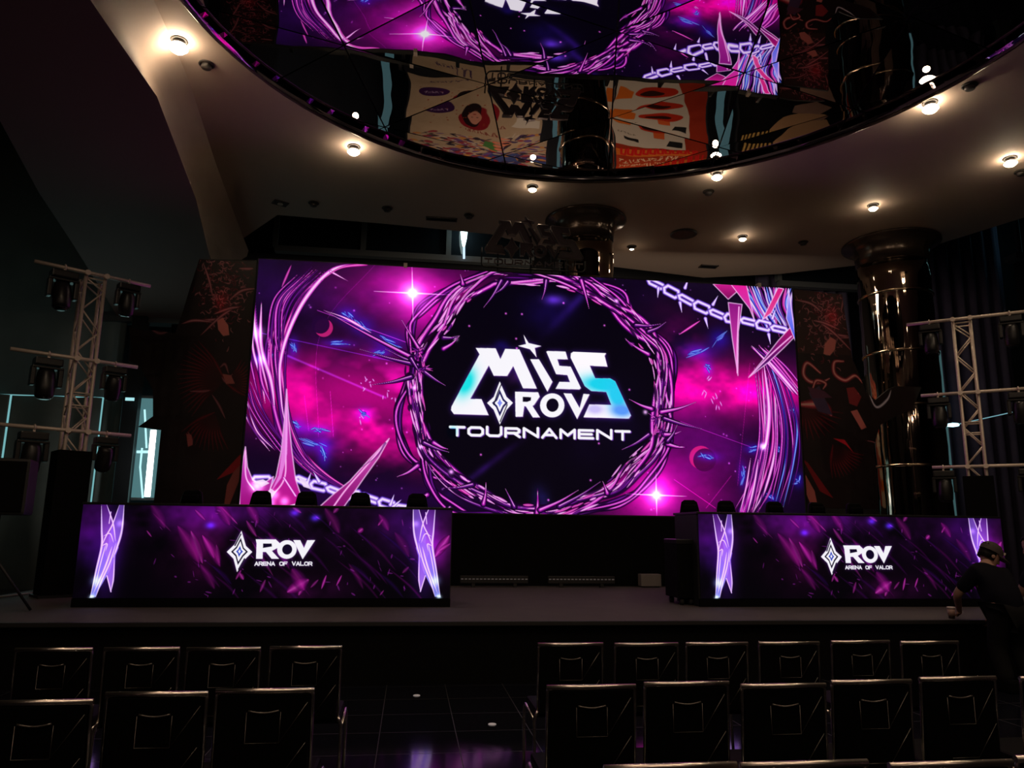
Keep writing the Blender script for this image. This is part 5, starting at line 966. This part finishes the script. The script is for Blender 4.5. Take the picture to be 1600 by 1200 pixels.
# ================= people by the stage =================
M_skin = mat('skin', (.36, .2, .15), .6); M_shirt = mat('dark navy shirt', (.004, .004, .008), .9, spec=.1); M_trous = mat('black trousers', (.008, .008, .009), .9, spec=.1); M_hair = mat('black hair', (.008, .006, .006), .6); M_cap = mat('black cap', (.05, .035, .035), .7); M_white = mat('white badge', (.6, .5, .45), .6)
def skin(name, verts, edges, rad, m, parent=None, sub=2, root=0, **kw):
    me = bpy.data.meshes.new(name); me.from_pydata([tuple(v) for v in verts], edges, []); o = bpy.data.objects.new(name, me); COL.objects.link(o)
    md = o.modifiers.new('Skin', 'SKIN'); md.use_smooth_shade = True; sv = me.skin_vertices[0] if me.skin_vertices else None
    if sv is None:
        import bpy as _b
    for i, r_ in enumerate(rad): me.skin_vertices[0].data[i].radius = r_ if isinstance(r_, tuple) else (r_, r_); me.skin_vertices[0].data[i].use_root = (i == root)
    s_ = o.modifiers.new('Subsurf', 'SUBSURF'); s_.levels = sub; s_.render_levels = sub
    # bake the modifiers so the object is a plain mesh
    dg = bpy.context.evaluated_depsgraph_get(); ev = o.evaluated_get(dg); nm = bpy.data.meshes.new_from_object(ev); o.modifiers.clear(); o.data = nm; nm.materials.clear(); nm.materials.append(m)
    nm.polygons.foreach_set('use_smooth', [True]*len(nm.polygons))
    if parent is not None: o.parent = parent
    return tag(o, **kw)
def V(x, y, z): return Vector((x, y, z))
def person(base, J, label, cap=True, facing=V(1, .1, -.35)):
    """J joints in world metres"""
    r = empty('person', base, 0, label, 'person'); b = Vector(base); q = {k: Vector(v)-b for k, v in J.items()}
    names = ['pelvis', 'waist', 'chest', 'neck0', 'neck', 'shL', 'elL', 'wrL', 'shR', 'elR', 'wrR', 'hipL', 'kneeL', 'ankL', 'toeL', 'hipR', 'kneeR', 'ankR', 'toeR']
    idx = {n: i for i, n in enumerate(names)}; ed = [('pelvis', 'waist'), ('waist', 'chest'), ('chest', 'neck0'), ('neck0', 'neck'), ('chest', 'shL'), ('shL', 'elL'), ('elL', 'wrL'), ('chest', 'shR'), ('shR', 'elR'), ('elR', 'wrR'), ('pelvis', 'hipL'), ('hipL', 'kneeL'), ('kneeL', 'ankL'), ('ankL', 'toeL'), ('pelvis', 'hipR'), ('hipR', 'kneeR'), ('kneeR', 'ankR'), ('ankR', 'toeR')]
    vs = [q[n] for n in names]; es = [(idx[a_], idx[b_]) for a_, b_ in ed]
    rd = [.135, .13, .145, .062, .056, .065, .045, .028, .065, .045, .028, .1, .062, .042, .03, .1, .062, .042, .03]
    # hands: palm plus five fingers, loosely bent
    for s, wr, el in (('L', 'wrL', 'elL'), ('R', 'wrR', 'elR')):
        w = q[wr]; d = (w-q[el]).normalized(); sd = d.cross(V(0, 1, 0)).normalized(); nn = sd.cross(d)
        pi = len(vs); vs.append(w+d*.055); es.append((idx[wr], pi)); rd.append((.034, .018))
        for k, (o_, L) in enumerate(((-.027, .06), (-.009, .072), (.009, .068), (.026, .052))):
            f0 = w+d*.09+sd*o_; f1 = f0+d*L*.5+nn*.008; f2 = f1+d*L*.35+nn*.025; i0 = len(vs); vs += [f0, f1, f2]; es += [(pi, i0), (i0, i0+1), (i0+1, i0+2)]; rd += [.0095, .0085, .007]
        i0 = len(vs); t0 = w+d*.035-sd*.04; vs += [t0, t0+d*.035-sd*.012+nn*.012]; es += [(pi, i0), (i0, i0+1)]; rd += [.011, .008]
    body = skin('body', vs, es, rd, M_skin, r)
    # head: shaped rings along the face's down axis
    hc = q['head']; fw = facing.normalized(); up = (V(0, 0, 1)-fw*fw.z).normalized() if abs(fw.z) < .98 else V(0, 1, 0); rt = fw.cross(up).normalized(); Mh = Matrix((( rt.x, fw.x, up.x, hc.x), (rt.y, fw.y, up.y, hc.y), (rt.z, fw.z, up.z, hc.z), (0, 0, 0, 1)))
    bm = bmesh.new(); rows = []
    for z, rx, ry, cy in [(-.115, .03, .035, .045), (-.105, .048, .055, .03), (-.075, .06, .075, .015), (-.04, .068, .086, .006), (0, .073, .094, 0), (.04, .076, .097, -.004), (.08, .07, .088, -.008), (.105, .05, .062, -.01), (.118, .015, .02, -.01)]:
        rows.append([bm.verts.new((rx*math.cos(2*math.pi*k/20), cy+ry*math.sin(2*math.pi*k/20), z)) for k in range(20)])
    for A, B in zip(rows, rows[1:]):
        for k in range(20): f = bm.faces.new((A[k], A[(k+1) % 20], B[(k+1) % 20], B[k])); f.smooth = True
    bm.faces.new(rows[0]); bm.faces.new(rows[-1]); bmesh.ops.recalc_face_normals(bm, faces=bm.faces)
    sweep(bm, [(0, .088, .02), (0, .103, -.012), (0, .108, -.03), (0, .09, -.038)], .012, 8, rad=[.007, .010, .014, .008])
    for sx in (-1, 1): lathe(bm, [(0, -.012), (.022, -.008), (.026, 0), (.014, .008), (0, .01)], (sx*.074, -.005, -.01), 10, axis='x')
    for f in bm.faces: f.smooth = True
    bmesh.ops.transform(bm, matrix=Mh, verts=bm.verts); head = finish('head', bm, M_skin, r)
    bm = bmesh.new()
    for sx in (-1, 1): lathe(bm, [(0, -.006), (.011, -.003), (.011, .003), (0, .006)], (sx*.028, .082, .008), 10, axis='y')
    bmesh.ops.transform(bm, matrix=Mh, verts=bm.verts); finish('eye', bm, M_hair, head)
    bm = bmesh.new(); sweep(bm, [(-.022, .083, -.066), (0, .092, -.064), (.022, .083, -.066)], .005, 6); bmesh.ops.transform(bm, matrix=Mh, verts=bm.verts); finish('mouth', bm, mat('lips', (.3, .1, .09), .5), head)
    bm = bmesh.new(); rows = []
    for z, k_ in [(-.05, 1.06), (0, 1.1), (.04, 1.12), (.085, 1.1), (.115, .8), (.13, .3)]:
        rows.append([bm.verts.new((.073*k_*math.cos(a_), -.008+.095*k_*math.sin(a_), z)) for a_ in [math.pi*(.93+1.14*j/14) if z < .05 else 2*math.pi*j/15 for j in range(15)]])
    for A, B in zip(rows[:3], rows[1:3]):
        for k in range(14): f = bm.faces.new((A[k], A[k+1], B[k+1], B[k])); f.smooth = True
    for A, B in zip(rows[3:], rows[4:]):
        for k in range(15): f = bm.faces.new((A[k], A[(k+1) % 15], B[(k+1) % 15], B[k])); f.smooth = True
    bm.faces.new(rows[-1]); bmesh.ops.solidify(bm, geom=bm.faces[:], thickness=.006); bmesh.ops.transform(bm, matrix=Mh, verts=bm.verts); finish('hair', bm, M_hair, r)
    if cap:
        bm = bmesh.new(); rows = []
        for z, k_ in [(.035, 1.16), (.07, 1.14), (.1, 1.0), (.125, .7), (.138, .3), (.14, .04)]: rows.append([bm.verts.new((.076*k_*math.cos(2*math.pi*j/24), -.004+.098*k_*math.sin(2*math.pi*j/24), z)) for j in range(24)])
        for A, B in zip(rows, rows[1:]):
            for k in range(24): f = bm.faces.new((A[k], A[(k+1) % 24], B[(k+1) % 24], B[k])); f.smooth = True
        bm.faces.new(rows[-1]); c_ = 0
        br0 = [bm.verts.new((.082*math.cos(math.pi*j/12), .02+.1*math.sin(math.pi*j/12), .04)) for j in range(13)]; br1 = [bm.verts.new((.078*math.cos(math.pi*j/12), .05+.15*math.sin(math.pi*j/12), .025)) for j in range(13)]
        br2 = [bm.verts.new(v.co+Vector((0, 0, -.006))) for v in br0]; br3 = [bm.verts.new(v.co+Vector((0, 0, -.006))) for v in br1]
        for P_, Q_ in ((br0, br1), (br1, br3), (br3, br2), (br2, br0)):
            for k in range(12): bm.faces.new((P_[k], P_[k+1], Q_[k+1], Q_[k]))
        bmesh.ops.recalc_face_normals(bm, faces=bm.faces); bmesh.ops.transform(bm, matrix=Mh, verts=bm.verts); cp = finish('cap', bm, M_cap, r)
        bm = bmesh.new(); box(bm, -.03, .03, .095, .112, .062, .09, .004); bmesh.ops.transform(bm, matrix=Mh @ Matrix.Translation((.012, 0, 0)), verts=bm.verts); finish('badge', bm, M_white, cp)
    # clothing as looser skins over the body
    g = lambda a_, b_, t_: q[a_]+(q[b_]-q[a_])*t_
    vs = [q['pelvis'], q['waist'], q['chest'], q['neck0']+(q['neck']-q['neck0'])*.15, q['shL'], g('shL', 'elL', .85), q['shR'], g('shR', 'elR', .7), q['hipL'], q['hipR']]
    skin('shirt', vs, [(0, 1), (1, 2), (2, 3), (2, 4), (4, 5), (2, 6), (6, 7), (0, 8), (0, 9)], [.165, .16, .175, .07, .088, .066, .088, .066, .115, .115], M_shirt, r)
    vs = [q['pelvis'], q['hipL'], q['kneeL'], q['ankL']+V(0, 0, -.02), q['hipR'], q['kneeR'], q['ankR']+V(0, 0, -.02)]
    skin('trousers', vs, [(0, 1), (1, 2), (2, 3), (0, 4), (4, 5), (5, 6)], [.15, .12, .085, .075, .12, .085, .075], M_trous, r)
    for s in 'LR':
        a_, t_ = q['ank'+s], q['toe'+s]; d = (t_-a_); d.z = 0; d.normalize(); sd = V(-d.y, d.x, 0); bm = bmesh.new(); box(bm, -.055, .055, -.095, .2, 0, .12, .03); bmesh.ops.transform(bm, matrix=Matrix(((sd.x, d.x, 0, a_.x), (sd.y, d.y, 0, a_.y), (0, 0, 1, 0), (0, 0, 0, 1))), verts=bm.verts); finish('shoe', bm, M_black, r)
    return r
hd = at(1545, 868, 7.1)
person((5.62, 6.75, F0), dict(pelvis=(5.62, 6.72, .93), waist=(5.63, 6.82, 1.04), chest=(5.66, 6.98, 1.22), neck0=(5.70, 7.05, 1.32), neck=(5.745, 7.08, 1.36), head=(hd.x+.01, 7.1, hd.z),
    shL=(5.53, 7.0, 1.24), elL=(5.44, 7.16, 1.03), wrL=(5.60, 7.36, .87), shR=(5.83, 7.0, 1.25), elR=(5.86, 7.14, 1.02), wrR=(5.9, 7.30, .80),
    hipL=(5.53, 6.71, .88), kneeL=(5.52, 6.80, .58), ankL=(5.5, 6.68, .29), toeL=(5.5, 6.82, .24), hipR=(5.71, 6.71, .88), kneeR=(5.74, 6.80, .58), ankR=(5.76, 6.68, .29), toeR=(5.77, 6.82, .24)),
    'person in black cap and dark shirt bending over the stage edge, hand by a cup', True, V(.86, -.12, -.5))
person((6.32, 6.8, F0), dict(pelvis=(6.3, 6.78, .95), waist=(6.3, 6.84, 1.07), chest=(6.3, 6.93, 1.27), neck0=(6.29, 6.97, 1.38), neck=(6.27, 7.0, 1.42), head=(6.24, 7.04, 1.5),
    shL=(6.13, 6.93, 1.30), elL=(6.08, 7.08, 1.06), wrL=(6.1, 7.28, .88), shR=(6.47, 6.95, 1.30), elR=(6.5, 7.1, 1.06), wrR=(6.45, 7.3, .88),
    hipL=(6.21, 6.78, .9), kneeL=(6.2, 6.86, .58), ankL=(6.19, 6.75, .29), toeL=(6.19, 6.9, .24), hipR=(6.39, 6.78, .9), kneeR=(6.4, 6.86, .58), ankR=(6.41, 6.75, .29), toeR=(6.41, 6.9, .24)),
    'person in black at the right picture edge, leaning on the stage', False, V(-.3, .9, -.3))
# cup under the hand
p = at(1487, 963, 7.5); r = empty('takeaway_cup', (p.x, 7.5, ZT), 0, 'paper cup with a pale lid on the stage edge under the capped person hand', 'cup')
bm = bmesh.new(); lathe(bm, [(0, 0), (.028, 0), (.038, .1), (0, .1)], n=20); finish('cup_body', bm, mat('dark cup', (.05, .03, .03), .5), r, True); bm = bmesh.new(); lathe(bm, [(.04, .1), (.042, .106), (.038, .118), (0, .12)], n=20); finish('lid', bm, mat('pale lid', (.6, .5, .48), .4), r, True); bm = bmesh.new(); lathe(bm, [(.0305, .03), (.0375, .095)], n=20); bmesh.ops.scale(bm, vec=(1.03, 1.03, 1), verts=bm.verts); finish('sleeve', bm, mat('pale sleeve', (.4, .25, .22), .6), r, True)
